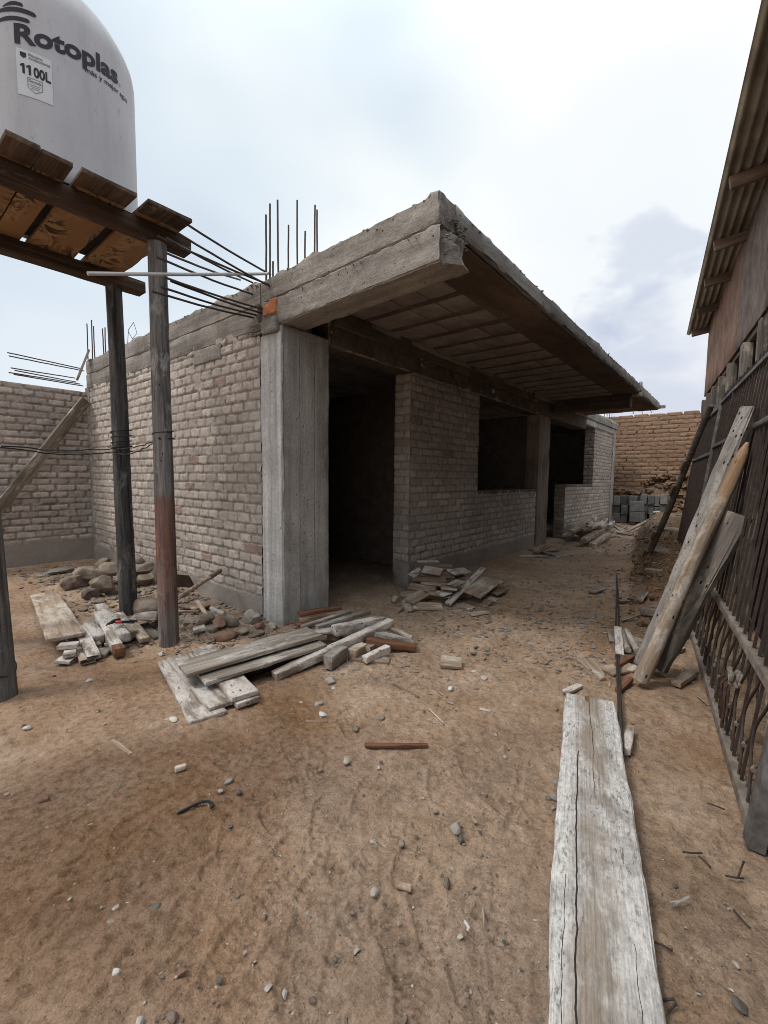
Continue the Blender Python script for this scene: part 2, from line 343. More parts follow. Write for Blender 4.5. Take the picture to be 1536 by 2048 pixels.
def ground_material():
    m, nt, b = mat('sandy_trodden_earth', .97, .08)
    v = coord(nt, (1, 1, 1), False)
    n1 = noise(nt, v, .55, 5, .55, .3); n2 = noise(nt, v, 3.2, 7, .6); n3 = noise(nt, v, 26, 7, .72); n4 = noise(nt, v, 160, 4, .7)
    c = mixc(nt, ramp(nt, n2, [(.34, 0.0), (.66, 1.0)]), (.40, .268, .176), (.56, .405, .292))
    c = mixc(nt, ramp(nt, n1, [(.50, 0.0), (.62, .6)]), c, (.36, .20, .105))        # damp, darker sand
    at = N(nt, 'ShaderNodeAttribute', attribute_name='soil'); sp = N(nt, 'ShaderNodeSeparateColor'); link(nt, at.outputs['Color'], sp.inputs[0])
    dm = mixc(nt, 1.0, sp.outputs[0], ramp(nt, n2, [(.25, .55), (.55, 1.0)]), 'MULTIPLY')
    c = mixc(nt, dm, c, (.20, .098, .040))
    c = mixc(nt, sp.outputs[2], c, mixc(nt, ramp(nt, n3, [(.35, 0.0), (.6, 1.0)]), (.105, .062, .036), (.215, .135, .082)))
    gm = mixc(nt, 1.0, sp.outputs[1], ramp(nt, n3, [(.35, .3), (.6, 1.0)]), 'MULTIPLY')
    c = mixc(nt, gm, c, (.33, .26, .215))
    c = mixc(nt, .8, c, ramp(nt, n3, [(.34, .50), (.56, 1.10)]), 'MULTIPLY')
    c = mixc(nt, .6, c, ramp(nt, n4, [(.34, .5), (.62, 1.2)]), 'MULTIPLY')
    vo = N(nt, 'ShaderNodeTexVoronoi', in_={'Scale': 70.0}); link(nt, v, vo.inputs['Vector'])
    pk = ramp(nt, vo.outputs['Distance'], [(.13, 1.0), (.2, 0.0)])
    kp = noise(nt, v, 4.0, 3); pk = mixc(nt, 1.0, pk, ramp(nt, kp, [(.52, 0.0), (.62, .8)]), 'MULTIPLY')
    sc_ = N(nt, 'ShaderNodeSeparateColor'); link(nt, vo.outputs['Color'], sc_.inputs[0])
    pc = mixc(nt, sc_.outputs[0], (.10, .09, .08), (.48, .43, .37))
    c = mixc(nt, pk, c, pc)
    n5 = noise(nt, v, 95, 5, .8); c = mixc(nt, .75, c, ramp(nt, n5, [(.33, .25), (.42, 1.0), (.62, 1.0), (.72, 1.35)]), 'MULTIPLY')
    link(nt, c, b.inputs['Base Color'])
    h = mixc(nt, .45, n3, n5); h = mixc(nt, pk, h, (1, 1, 1))
    bump(nt, b, h, 1.0, .022)
    return m
MT['ground'] = ground_material()
def seams(m, spacing=.178, phase=.05):
    nt = m.node_tree; b = nt.nodes['Principled BSDF']; src = b.inputs['Base Color'].links[0].from_socket
    tc = N(nt, 'ShaderNodeTexCoord'); sp = N(nt, 'ShaderNodeSeparateXYZ'); link(nt, tc.outputs['Object'], sp.inputs[0])
    wob = math_(nt, 'MULTIPLY', noise(nt, coord(nt, (1, 1, 2.2), False), 1.0, 3), .012)
    f = math_(nt, 'FRACT', math_(nt, 'DIVIDE', math_(nt, 'ADD', math_(nt, 'ADD', sp.outputs[1], wob), phase), spacing))
    k = math_(nt, 'MULTIPLY', math_(nt, 'LESS_THAN', f, .035), ramp(nt, noise(nt, coord(nt, (1, 1, 3), False), 1.0, 4), [(.35, .2), (.6, .85)]))
    link(nt, mixc(nt, k, src, (.07, .06, .055)), b.inputs['Base Color'])
seams(MT['col_conc'])
# log: ochre heartwood showing towards its top end
def ochre_top(m):
    nt = m.node_tree; b = nt.nodes['Principled BSDF']; src = b.inputs['Base Color'].links[0].from_socket
    tc = N(nt, 'ShaderNodeTexCoord'); sp = N(nt, 'ShaderNodeSeparateXYZ'); link(nt, tc.outputs['Object'], sp.inputs[0])
    n = noise(nt, coord(nt, (3.0, 14, 14), False), 1.0, 6, .65)
    k = ramp(nt, math_(nt, 'ADD', sp.outputs[0], math_(nt, 'MULTIPLY', math_(nt, 'SUBTRACT', n, .5), 1.1)), [(.42, 0.0), (.72, .62)])
    g = ramp(nt, noise(nt, coord(nt, (2, 45, 45), False), 1.0, 5, .65), [(.3, .35), (.6, 1.05)])
    link(nt, mixc(nt, k, src, mixc(nt, 1.0, (.40, .205, .085), g, 'MULTIPLY')), b.inputs['Base Color'])
ochre_top(MT['log_wood'])

# ---------------------------------------------------------------- object helpers
def tag(o, label=None, cat=None, group=None, kind=None):
    if label: o['label'] = label
    if cat: o['category'] = cat
    if group: o['group'] = group
    if kind: o['kind'] = kind
    return o
def empty(name, loc=(0, 0, 0), label=None, cat=None, group=None, mw=None):
    o = bpy.data.objects.new(name, None); COL.objects.link(o); o.empty_display_size = .1
    if mw is not None: o.matrix_world = mw
    else: o.location = loc
    return tag(o, label, cat, group)
def mk(name, V, Fc, m, parent=None, world=True, ang=38, mw=None, attr=None, uvs=None):
    """one mesh object; world=True: V are yard coordinates (parent stands unrotated)"""
    me = bpy.data.meshes.new(name)
    V = np.asarray(V, float).reshape(-1, 3)
    if isinstance(Fc, np.ndarray):
        n, k = Fc.shape
        me.vertices.add(len(V)); me.vertices.foreach_set('co', V.ravel())
        me.loops.add(n * k); me.loops.foreach_set('vertex_index', Fc.ravel().astype(np.int32))
        me.polygons.add(n); me.polygons.foreach_set('loop_start', np.arange(0, n * k, k, dtype=np.int32))
        me.update(calc_edges=True)
    else:
        me.from_pydata([tuple(v) for v in V], [], Fc)
    me.validate()
    me.polygons.foreach_set('use_smooth', [True] * len(me.polygons))
    if attr is not None:
        for an, arr in attr.items():
            a = me.color_attributes.new(an, 'FLOAT_COLOR', 'POINT')
            a.data.foreach_set('color', np.hstack([arr, np.ones((len(V), 1))]).ravel())
    if ang is not None and ang < 180: me.set_sharp_from_angle(angle=math.radians(ang))
    me.materials.append(m)
    o = bpy.data.objects.new(name, me); COL.objects.link(o)
    if parent is not None:
        o.parent = parent
        if world: o.location = -parent.location
    elif mw is not None: o.matrix_world = mw
    return o
def join(*parts):
    V, Fc, k = [], [], 0
    for v, f in parts:
        v = np.asarray(v, float); V.append(v); Fc += [tuple(int(i) + k for i in q) for q in f]; k += len(v)
    return np.vstack(V), Fc
def axis_pts(L, res, bev):
    h = L / 2; b = min(bev, L * .3); n = max(1, int(round((L - 2 * b) / res)))
    return np.concatenate([[-h], np.linspace(-h + b, h - b, n + 1), [h]])
def boxgrid(L, Wd, T, res=.08, bev=.008, amp=.003, freq=7, seed=0, edge=.5, warp=None, skip=()):
    """a solid box as a fine surface lattice with worn edges and an uneven face"""
    ax = [axis_pts(d, res, bev) for d in (L, Wd, T)]; n = [len(a) for a in ax]
    idx, P, E = {}, [], []
    def vid(i, j, k):
        if (i, j, k) not in idx:
            idx[(i, j, k)] = len(P); P.append((ax[0][i], ax[1][j], ax[2][k]))
            E.append((-1 if i == 0 else (1 if i == n[0] - 1 else 0), -1 if j == 0 else (1 if j == n[1] - 1 else 0), -1 if k == 0 else (1 if k == n[2] - 1 else 0)))
        return idx[(i, j, k)]
    Fc = []
    for i in range(n[0] - 1):
        for j in range(n[1] - 1):
            Fc.append((vid(i, j, 0), vid(i, j + 1, 0), vid(i + 1, j + 1, 0), vid(i + 1, j, 0)))
            k = n[2] - 1; Fc.append((vid(i, j, k), vid(i + 1, j, k), vid(i + 1, j + 1, k), vid(i, j + 1, k)))
        for k in range(n[2] - 1):
            Fc.append((vid(i, 0, k), vid(i + 1, 0, k), vid(i + 1, 0, k + 1), vid(i, 0, k + 1)))
            j = n[1] - 1; Fc.append((vid(i, j, k), vid(i, j, k + 1), vid(i + 1, j, k + 1), vid(i + 1, j, k)))
    for j in range(n[1] - 1):
        for k in range(n[2] - 1):
            Fc.append((vid(0, j, k), vid(0, j, k + 1), vid(0, j + 1, k + 1), vid(0, j + 1, k)))
            i = n[0] - 1; Fc.append((vid(i, j, k), vid(i, j + 1, k), vid(i, j + 1, k + 1), vid(i, j, k + 1)))
    P = np.array(P); E = np.array(E); s = seed * 13.7
    ext = (np.abs(E).sum(1) >= 2)
    nz = fbm(P[:, 0] * freq + s, P[:, 1] * freq + s * .7, P[:, 2] * freq, seed % 97, 3)
    D = E * (nz * amp)[:, None]
    wear = bev * edge * (1 + .9 * vn(P[:, 0] * freq * 2.3 + s, P[:, 1] * freq * 2.3, P[:, 2] * freq * 2.3, 5))
    D -= E * (wear * ext)[:, None]
    P = P + D
    if warp is not None: P = warp(P, E)
    return P, Fc
def box(x0, x1, y0, y1, z0, z1, res=.09, bev=.012, amp=.006, freq=5, seed=0, edge=.6, warp=None):
    v, f = boxgrid(x1 - x0, y1 - y0, z1 - z0, res, bev, amp, freq, seed, edge, warp)
    return v + np.array([(x0 + x1) / 2, (y0 + y1) / 2, (z0 + z1) / 2]), f
def tube(pts, rad, n=8, cap=True, noise_a=0.0, seed=0):
    pts = [Vector(p) for p in pts]; m = len(pts)
    if not hasattr(rad, '__len__'): rad = [rad] * m
    t0 = (pts[1] - pts[0]).normalized(); u = t0.orthogonal().normalized()
    V, Fc = [], []
    for i, p in enumerate(pts):
        t = (pts[min(i + 1, m - 1)] - pts[max(i - 1, 0)]).normalized()
        u = (u - t * u.dot(t)).normalized(); w = t.cross(u)
        for k in range(n):
            a = 2 * math.pi * k / n; r = rad[i]
            if noise_a: r *= 1 + noise_a * float(vn(math.cos(a) * 1.7 + 5, math.sin(a) * 1.7 + 5, i * .35, seed))
            V.append(p + (u * math.cos(a) + w * math.sin(a)) * r)
    for i in range(m - 1):
        for k in range(n):
            k2 = (k + 1) % n; Fc.append((i * n + k, i * n + k2, (i + 1) * n + k2, (i + 1) * n + k))
    if cap: Fc.append(tuple(range(n - 1, -1, -1))); Fc.append(tuple((m - 1) * n + k for k in range(n)))
    return np.array(V), Fc
def lathe(prof, n=64, c=(0, 0, 0)):
    V, Fc = [], []
    for r, z in prof:
        for k in range(n): V.append((c[0] + r * math.cos(2 * math.pi * k / n), c[1] + r * math.sin(2 * math.pi * k / n), c[2] + z))
    for i in range(len(prof) - 1):
        for k in range(n):
            k2 = (k + 1) % n; Fc.append((i * n + k, i * n + k2, (i + 1) * n + k2, (i + 1) * n + k))
    Fc.append(tuple(range(n - 1, -1, -1))); Fc.append(tuple((len(prof) - 1) * n + k for k in range(n)))
    return np.array(V), Fc
_ico = {}
def ico(sub):
    if sub not in _ico:
        bm = bmesh.new(); bmesh.ops.create_icosphere(bm, subdivisions=sub, radius=1)
        bm.verts.ensure_lookup_table()
        _ico[sub] = (np.array([v.co[:] for v in bm.verts]), [tuple(v.index for v in f.verts) for f in bm.faces]); bm.free()
    return _ico[sub]
def stone(rx, ry, rz, seed, sub=3, facet=.35):
    v, f = ico(sub); v = v.copy(); r = np.random.default_rng(seed)
    for _ in range(14 if sub > 2 else 7):                 # chop flat faces
        d = r.normal(size=3); d /= np.linalg.norm(d); k = r.uniform(.52, .88)
        s = v @ d; v -= np.outer(np.clip(s - k, 0, None) * facet * 2.2, d)
    q = fbm(v[:, 0] * 1.6 + seed, v[:, 1] * 1.6, v[:, 2] * 1.6, seed % 50, 4)
    v = v * (1 + (.09 if sub > 2 else .13) * q)[:, None] * np.array([rx, ry, rz])
    return v, f
def rotz(v, a):
    c, s = math.cos(a), math.sin(a); v = np.asarray(v)
    return np.column_stack([v[:, 0] * c - v[:, 1] * s, v[:, 0] * s + v[:, 1] * c, v[:, 2]])
def frame(p, q, roll=0.0):
    """X from p to q, Z as near upright as it can be, then rolled about X; origin in the middle"""
    p, q = Vector(p), Vector(q); x = (q - p).normalized()
    up = Vector((0, 0, 1)) if abs(x.z) < .97 else Vector((0, 1, 0))
    y = up.cross(x).normalized(); z = x.cross(y)
    R = Matrix((x, y, z)).transposed() @ Matrix.Rotation(roll, 3, 'X')
    m = R.to_4x4(); m.translation = (p + q) / 2
    return m, (q - p).length

# ---------------------------------------------------------------- ground
GD = Vector((-.147, .989, 0)).normalized(); GN = Vector((GD.y, -GD.x, 0)); GA = Vector((.137, 2.081, 0))   # foot line of the leaning gate
def bank(x, y):
    al = (x - GA.x) * GD.x + (y - GA.y) * GD.y; pe = (x - GA.x) * GN.x + (y - GA.y) * GN.y
    w = .12 * fbm(np.asarray(x) * 2.2, np.asarray(y) * 2.2, 0, 3, 3)
    h = .30 * sst(2.6, 4.4, al) * sst(-.62, -.12, pe + w)
    h = h + .10 * sst(4.4, 9, al) * sst(-.7, .2, pe + w)
    h = h + 1.12 * sst(15.55, 16.0, y - .25 * w) * sst(-3.5, -3.0, x) * 1.0
    h = h + .75 * sst(12.5, 16.0, y) * sst(-1.2, -.5, x + .6 * w)
    return h
def zg(x, y):
    x = np.asarray(x, float); y = np.asarray(y, float)
    z = .012 * fbm(x * .9, y * .9, 0, 21, 3)
    z = z + bank(x, y)
    z = z + .05 * sst(.7, 0, np.hypot((x + 5.0) / 1.5, (y - 2.25) / .55)) + .04 * sst(1, 0, np.hypot((x + 3.7) / .75, (y - 2.0) / .5))
    return z - .012
def zgf(x, y): return float(zg(x, y))
PRINTS = []
def build_ground():
    def ax(lo, hi, step, far_lo, far_hi):
        mid = np.arange(lo, hi, step); a, s, l = lo, step, []
        while a > far_lo: s *= (1.022 if a > -9 else 1.3); a -= s; l.append(a)
        b, s, r = mid[-1], step, []
        while b < far_hi: s *= (1.018 if b < 17.5 else 1.3); b += s; r.append(b)
        return np.concatenate([l[::-1], mid, r])
    xs = ax(-2.35, .45, .0056, -180, 180); ys = ax(.6, 2.7, .0056, -180, 180)
    X, Y = np.meshgrid(xs, ys, indexing='ij')
    Z = zg(X, Y)
    near = sst(9, 3, np.hypot(X, Y))
    yard = sst(30, 17, np.hypot(X + 2, Y - 8))
    Z = Z + yard * (.007 * fbm(X * 3, Y * 3, 0, 31, 3) + .0045 * near * fbm(X * 19, Y * 19, 0, 33, 4))
    clod = np.clip(fbm(X * 6, Y * 6, 0, 35, 4) - .15, 0, 1)
    Z = Z + .075 * clod * np.clip(bank(X, Y) * 4 + .12 * sst(-1.0, -.2, X) * sst(3.4, 5, Y), 0, 1)
    Z = Z + .012 * near * np.clip(fbm(X * 28, Y * 28, 0, 37, 2) - .45, 0, 1)
    # shoe prints and trodden tread marks
    r = np.random.default_rng(5)
    spots = [(820, 1705, 0), (690, 1690, 1), (700, 1790, 0), (640, 1760, 0), (790, 1870, 1), (600, 1920, 0), (700, 1880, 0), (860, 1830, 1), (650, 1640, 0), (560, 1720, 0),
             (480, 1870, 1), (400, 1790, 0), (90, 1860, 1), (560, 1790, 0), (520, 1960, 0), (760, 1700, 1), (930, 1920, 0), (980, 1830, 0), (340, 1960, 0), (470, 1660, 0), (540, 1610, 0), (610, 1560, 1),
             (740, 1580, 0), (880, 1560, 0), (940, 1520, 0), (590, 1500, 0), (700, 1450, 0), (830, 1980, 1), (640, 2000, 0), (180, 1760, 0), (250, 1690, 0), (1010, 1980, 0), (1000, 1600, 0), (220, 2010, 0)]
    for (px, py, kind) in spots:
        p = G(px, py); a = math.pi / 2 + YAW + r.normal() * .38 + (math.pi if r.random() < .4 else 0)
        c, s = math.cos(a), math.sin(a)
        m = (np.abs(X - p.x) < .2) & (np.abs(Y - p.y) < .2)
        u = ((X - p.x) * c + (Y - p.y) * s)[m]; v = (-(X - p.x) * s + (Y - p.y) * c)[m]
        hw = .048 + .010 * np.sin(u * 16 + .6) - .006 * (np.abs(u) > .11)
        ins = sst(1.12, .9, np.sqrt((u / .142) ** 4 + (v / hw) ** 4) ** .5)
        gr_ = lambda a, p_: np.exp(-(((a / p_ + .5) % 1 - .5) * p_ / .0042) ** 2)
        if kind: tr = np.maximum(gr_(u + .45 * np.abs(v), .028), .25 * gr_(v, .05))
        else: tr = np.maximum(gr_(u + .005 * np.sin(v * 70 + px), .033), .45 * gr_(v + .004 * np.sin(u * 40), .034))
        wear = np.clip(.75 + .9 * vn(u * 9 + px, v * 9 + py, 0, 4), 0, 1)
        rim = sst(1.45, 1.1, np.sqrt((u / .142) ** 4 + (v / hw) ** 4) ** .5) * (1 - ins)
        Z[m] += ins * (-.004 - .010 * tr * wear) + rim * .003
    # wheelbarrow / drag scores
    for (a, b, wd, dp) in (((990, 1700), (1060, 1500), .012, .006), ((0, 1960), (330, 1740), .05, .006), ((330, 2030), (470, 1900), .012, .005)):
        p, q = G(*a), G(*b); d = (q - p); Lg = d.length; d = d / Lg
        u = (X - p.x) * d.x + (Y - p.y) * d.y; v = -(X - p.x) * d.y + (Y - p.y) * d.x + .015 * np.sin(u * 7)
        w = sst(0, .15, u) * sst(Lg, Lg - .15, u); Z -= dp * w * np.exp(-(v / wd) ** 2) * (.6 + .6 * vn(u * 8, v * 30, 0, 8)); Z += dp * .6 * w * np.exp(-((np.abs(v) - wd * 1.8) / wd) ** 2)
    Vv = np.stack([X, Y, Z], -1).reshape(-1, 3); n, k = X.shape
    i = np.arange(n * k).reshape(n, k)
    Fc = np.stack([i[:-1, :-1], i[1:, :-1], i[1:, 1:], i[:-1, 1:]], -1).reshape(-1, 4)
    # soil attribute: r = damp dark sand, g = grey gravelly rubble dirt
    def blob(px, py, rx, ry): 
        p = G(px, py); return np.exp(-(((X - p.x) / rx) ** 2 + ((Y - p.y) / ry) ** 2))
    w = fbm(X * 2.3, Y * 2.3, 0, 51, 4) * .35
    damp = 1.0 * blob(200, 1640, .42, .30) + .9 * blob(330, 1570, .35, .24) + .9 * blob(470, 1520, .3, .2) + .8 * blob(600, 1430, .35, .22) + .7 * blob(60, 1700, .4, .35) + .7 * blob(230, 1330, .5, .3) + .6 * blob(60, 1210, .8, .4) + .75 * blob(1300, 1260, .5, .8) + .6 * blob(1320, 1120, .5, 1.2) + .35 * blob(560, 1320, .6, .5)
    damp = damp + 1.0 * np.clip(bank(X, Y) * 4, 0, 1); damp = np.clip((damp * 1.15 + w * 1.1 - .05) * 1.0, 0, 1) * .9
    grey = .9 * sst(1.0, .5, np.hypot((X + 3.9) / 1.0, (Y - 2.1) / .6)) + .8 * sst(1, .4, np.hypot((X + 5.8) / 1.9, (Y - 2.2) / .7)) + .55 * sst(3.0, 6, Y) * sst(-.9, -1.5, X) + .3 * sst(0, -1.0, Y - 2.2)
    grey = np.clip(grey * .8 + w * .8 - .1, 0, 1) * yard
    at = np.stack([damp, grey, np.clip(bank(X, Y) * 5 + w * .8, 0, 1) * (bank(X, Y) > .004)], -1).reshape(-1, 3)
    o = mk('ground', Vv, Fc, MT['ground'], ang=180, attr={'soil': at}); o['kind'] = 'structure'
build_ground()

# ---------------------------------------------------------------- masonry as relief
def masonry_sheet(u0, u1, v0, v1, place, bl, bh, holes=(), res=.014, seed=0, joint=.016, relief=.014, plinth=0.0, rough=.004, thick=None, leaks=0, top=None, rnd_len=.12, crisp=.006):
    nu, nv = int((u1 - u0) / res) + 1, int((v1 - v0) / res) + 1
    us = np.unique(np.concatenate([np.linspace(u0, u1, nu)] + [[h[0], h[1]] for h in holes])); vs = np.unique(np.concatenate([np.linspace(v0, v1, nv)] + [[h[2], h[3]] for h in holes]))
    us = us[(us >= u0) & (us <= u1)]; vs = vs[(vs >= v0) & (vs <= v1)]
    U, Vv = np.meshgrid(us, vs, indexing='ij')
    uu = U + .006 * fbm(U * 5, Vv * 5, 0, seed + 1, 3); ww = Vv + .006 * fbm(U * 1.3, Vv * 9, 0, seed + 2, 2) + .012 * vn(U * .45, Vv * .3, 0, seed + 9)
    row = np.floor(ww / bh).astype(int); fv = ww / bh - row
    off = (row % 2) * .5 + .22 * (_h(row, row * 0, row * 0, seed + 3) - .5)
    q = uu / bl + off + rnd_len * vn(uu / bl * 1.0, row * 7.3, 0, seed + 6); col = np.floor(q).astype(int); fu = q - col
    du = np.minimum(fu, 1 - fu) * bl * .72; dv = np.minimum(fv, 1 - fv) * bh
    d = np.minimum(du, dv) + .0045 * fbm(U * 22, Vv * 22, 0, seed + 4, 3)
    # rounded brick corners
    cr_ = .018; dc = cr_ - np.hypot(np.clip(cr_ - du, 0, None), np.clip(cr_ - dv, 0, None)); d = np.where((du < cr_) & (dv < cr_), np.minimum(d, dc + .002), d)
    msk = sst(joint * .35, joint * .35 + crisp, d)
    r1 = _h(col, row, row * 0 + 1, seed + 5); r2 = _h(col, row, row * 0 + 2, seed + 7)
    H = msk * (relief * (.75 + .6 * r1)) + rough * fbm(U * 14, Vv * 14, 0, seed + 8, 4) * (1 + .5 * (1 - msk))
    sq = np.clip(fbm(U * 7, Vv * 16, 0, seed + 11, 3) - .25, 0, 1) * (1 - msk); H = H + sq * relief * 1.6     # squeezed mortar
    gap = (1 - msk) * sst(.30, .12, np.minimum(fv, 1 - fv)) * sst(.1, .5, fbm(U * 6, Vv * 13, 0, seed + 14, 3)); H = H - gap * relief * .8    # open, unpointed joints
    g = 1 - msk
    if plinth > 0:
        pm = sst(plinth + .03, plinth - .03, Vv + .03 * fbm(U * 3, Vv * 3, 0, seed + 12, 3)); H = H * (1 - pm) + pm * (relief * .9 + .004 * fbm(U * 6, Vv * 6, 0, seed + 13, 4)); g = np.maximum(g, pm * .9)
    P = place(U, Vv, H).reshape(-1, 3)
    n, k = U.shape; i = np.arange(n * k).reshape(n, k)
    cu, cv = (U[:-1, :-1] + U[1:, 1:]) / 2, (Vv[:-1, :-1] + Vv[1:, 1:]) / 2
    keep = np.ones(cu.shape, bool)
    for (a, b, c, e_) in holes: keep &= ~((cu > a) & (cu < b) & (cv > c) & (cv < e_))
    if leaks:
        jn = (np.minimum(fu, 1 - fu)[:-1, :-1] * bl < .016) & (msk[:-1, :-1] < .5) & (_h(col, row, row * 0 + 3, seed)[:-1, :-1] < leaks) & (np.abs(fv[:-1, :-1] - .5) < .3) & (cv > v0 + .9)
        keep &= ~jn
    Fc = np.stack([i[:-1, :-1], i[1:, :-1], i[1:, 1:], i[:-1, 1:]], -1)[keep].reshape(-1, 4)
    A = np.stack([r1, g, r2], -1).reshape(-1, 3)
    if thick:
        P2 = place(U, Vv, H * 0 - thick).reshape(-1, 3); m = len(P)
        P = np.vstack([P, P2]); F2 = (Fc + m)[:, ::-1]
        e_ = []
        for a, b in ((i[0, :-1], i[0, 1:]), (i[-1, 1:], i[-1, :-1]), (i[1:, 0], i[:-1, 0]), (i[:-1, -1], i[1:, -1])):
            e_.append(np.stack([a, b, b + m, a + m], -1))
        Fc = np.vstack([Fc, F2] + e_); A = np.vstack([A, A * np.array([1, 1, 0])])
    return P, Fc, A

# ================================================================ the unfinished house
XF, YS = -3.147, 2.426          # front face plane, side face plane
house = empty('house', (-5.5, 8.5, 0), 'unfinished grey brick house with a raw concrete roof slab jutting over its dark doorway', 'house')
HP = lambda name, vf, m, ang=38: mk(name, vf[0], vf[1], MT[m], house, ang=ang)
def ragged_top(seed, a=.02):
    def w(P, E):
        top = E[:, 2] > 0
        P[top, 2] += a * fbm(P[top, 0] * 6, P[top, 1] * 6, 0, seed, 3)
        return P
    return w
# side wall of cement-smeared brick
P, Fc, A = masonry_sheet(-8.0, -3.47, -.05, 2.72, lambda u, v, h: np.stack([u, YS + .012 - h, v], -1), .198, .0975, res=.0115, seed=3, plinth=.20, relief=.0115, joint=.018, rough=.0045)
w_ = mk('side_wall', P, Fc, MT['brick_side'], house, ang=180, attr={'brick': A})
# front wall: door, window, low wall under the second window
Y0W, Y1W = 2.99, 14.9
holes = [(Y0W - .1, 4.355, -1, 2.61), (6.12, 8.66, 1.15, 2.61), (8.64, 9.27, -1, 9), (9.26, 10.48, -1, 2.72), (10.4, 12.8, 1.22, 2.74)]
P, Fc, A = masonry_sheet(Y0W, Y1W, -.05, 3.0, lambda u, v, h: np.stack([XF - .03 + h, u, v], -1), .25, .0965, holes=holes, res=.0145, seed=9, plinth=.24, relief=.0105, joint=.016, rough=.004)
mk('front_wall', P, Fc, MT['brick_front'], house, ang=180, attr={'brick': A})
# brick returns at the openings (door jamb, window jambs, sills)
def ret_y(y, z0, z1, name='brick_jamb', face=-1, seed=0):        # a jamb face looking along y
    P, Fc, A = masonry_sheet(-.24, 0, z0, z1, lambda u, v, h: np.stack([XF - .016 + u, y + face * h, v], -1), .25, .0965, res=.014, seed=seed, relief=.010)
    if face > 0: Fc = Fc[:, ::-1]
    mk(name, P, Fc, MT['brick_front'], house, ang=180, attr={'brick': A})
ret_y(4.355, -.02, 2.61, seed=31); ret_y(6.12, 1.15, 2.61, face=1, seed=33); ret_y(10.48, -.02, 1.22, seed=35); ret_y(12.8, 1.22, 2.74, seed=37)
HP('door_plinth', box(XF - .26, XF - .008, 4.337, 4.52, -.03, .30, seed=61, amp=.008), 'plinth_conc')
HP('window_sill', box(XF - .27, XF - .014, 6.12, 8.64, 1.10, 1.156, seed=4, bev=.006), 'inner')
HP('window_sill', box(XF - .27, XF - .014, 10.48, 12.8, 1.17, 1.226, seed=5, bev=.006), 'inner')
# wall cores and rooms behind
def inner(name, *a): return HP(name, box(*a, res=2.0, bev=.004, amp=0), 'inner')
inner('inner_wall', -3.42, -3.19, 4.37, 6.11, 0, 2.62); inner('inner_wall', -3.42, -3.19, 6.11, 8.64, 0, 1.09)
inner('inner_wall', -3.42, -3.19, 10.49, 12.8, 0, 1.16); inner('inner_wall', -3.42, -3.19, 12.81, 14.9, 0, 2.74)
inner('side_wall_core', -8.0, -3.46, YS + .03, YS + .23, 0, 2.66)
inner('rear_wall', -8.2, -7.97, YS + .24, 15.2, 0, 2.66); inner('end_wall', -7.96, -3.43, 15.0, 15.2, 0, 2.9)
inner('darkening_partition', -7.96, -3.43, 5.2, 5.32, 0, 2.66); inner('darkening_partition', -7.96, -3.43, 9.0, 9.12, 0, 2.66); inner('darkening_partition', -5.6, -5.48, 2.66, 5.19, 0, 2.66)  # unseen partitions, added to cut off window light and keep the rooms dark
# columns
HP('corner_column', box(-3.452, XF, YS, 2.99, -.02, 2.665, seed=11, amp=.006, bev=.014, res=.07), 'col_conc')
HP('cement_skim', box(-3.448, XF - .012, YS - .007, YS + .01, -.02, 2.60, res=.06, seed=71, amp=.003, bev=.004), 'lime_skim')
HP('column', box(-3.42, XF + .004, 8.65, 9.255, -.02, 2.62, seed=12, amp=.012, bev=.014, res=.05), 'col_brown')
HP('column', box(-3.42, XF + .006, 14.9, 15.22, -.02, 3.0, seed=13, amp=.008, bev=.014), 'col_conc')
HP('column', box(-8.1, -7.93, YS - .012, YS + .22, -.02, 2.70, seed=14, amp=.008, bev=.014), 'beam_conc')
# side ring beam, two lifts
HP('side_beam', box(-8.05, -3.50, YS - .004, YS + .24, 2.672, 2.885, seed=15, amp=.010, bev=.012), 'beam_conc')
HP('beam_upper_lift', box(-8.05, -3.46, YS + .006, YS + .24, 2.889, 3.10, seed=16, amp=.012, bev=.016, warp=ragged_top(3, .03)), 'beam_conc')
# cantilever beam carrying the overhang, slightly rising to its tip
def tipup(P, E):
    x = P[:, 0] ; t = (x - x.min()) / (x.max() - x.min()); P[:, 2] += .055 * t - .02
    return P
def rough_end(seed):
    def w(P, E):
        P = tipup(P, E); m = E[:, 0] > 0
        P[m, 0] += .05 * fbm(P[m, 1] * 9, P[m, 2] * 9, 0, seed, 3) + .35 * (P[m, 1]) 
        return P
    return w
HP('cantilever_beam', box(-3.44, -1.545, YS - .006, YS + .26, 2.675, 2.905, seed=17, amp=.008, freq=15, bev=.012, res=.03, warp=rough_end(5)), 'beam_conc')
def slabtip(P, E):
    P = tipup(P, E); top = E[:, 2] > 0
    P[top, 2] += .018 * fbm(P[top, 0] * 9, P[top, 1] * 9, 0, 8, 3)
    return P
HP('slab_edge', box(-3.455, -1.57, YS + .002, YS + .20, 2.909, 3.105, seed=18, amp=.008, freq=15, bev=.012, res=.03, warp=slabtip), 'beam_conc')
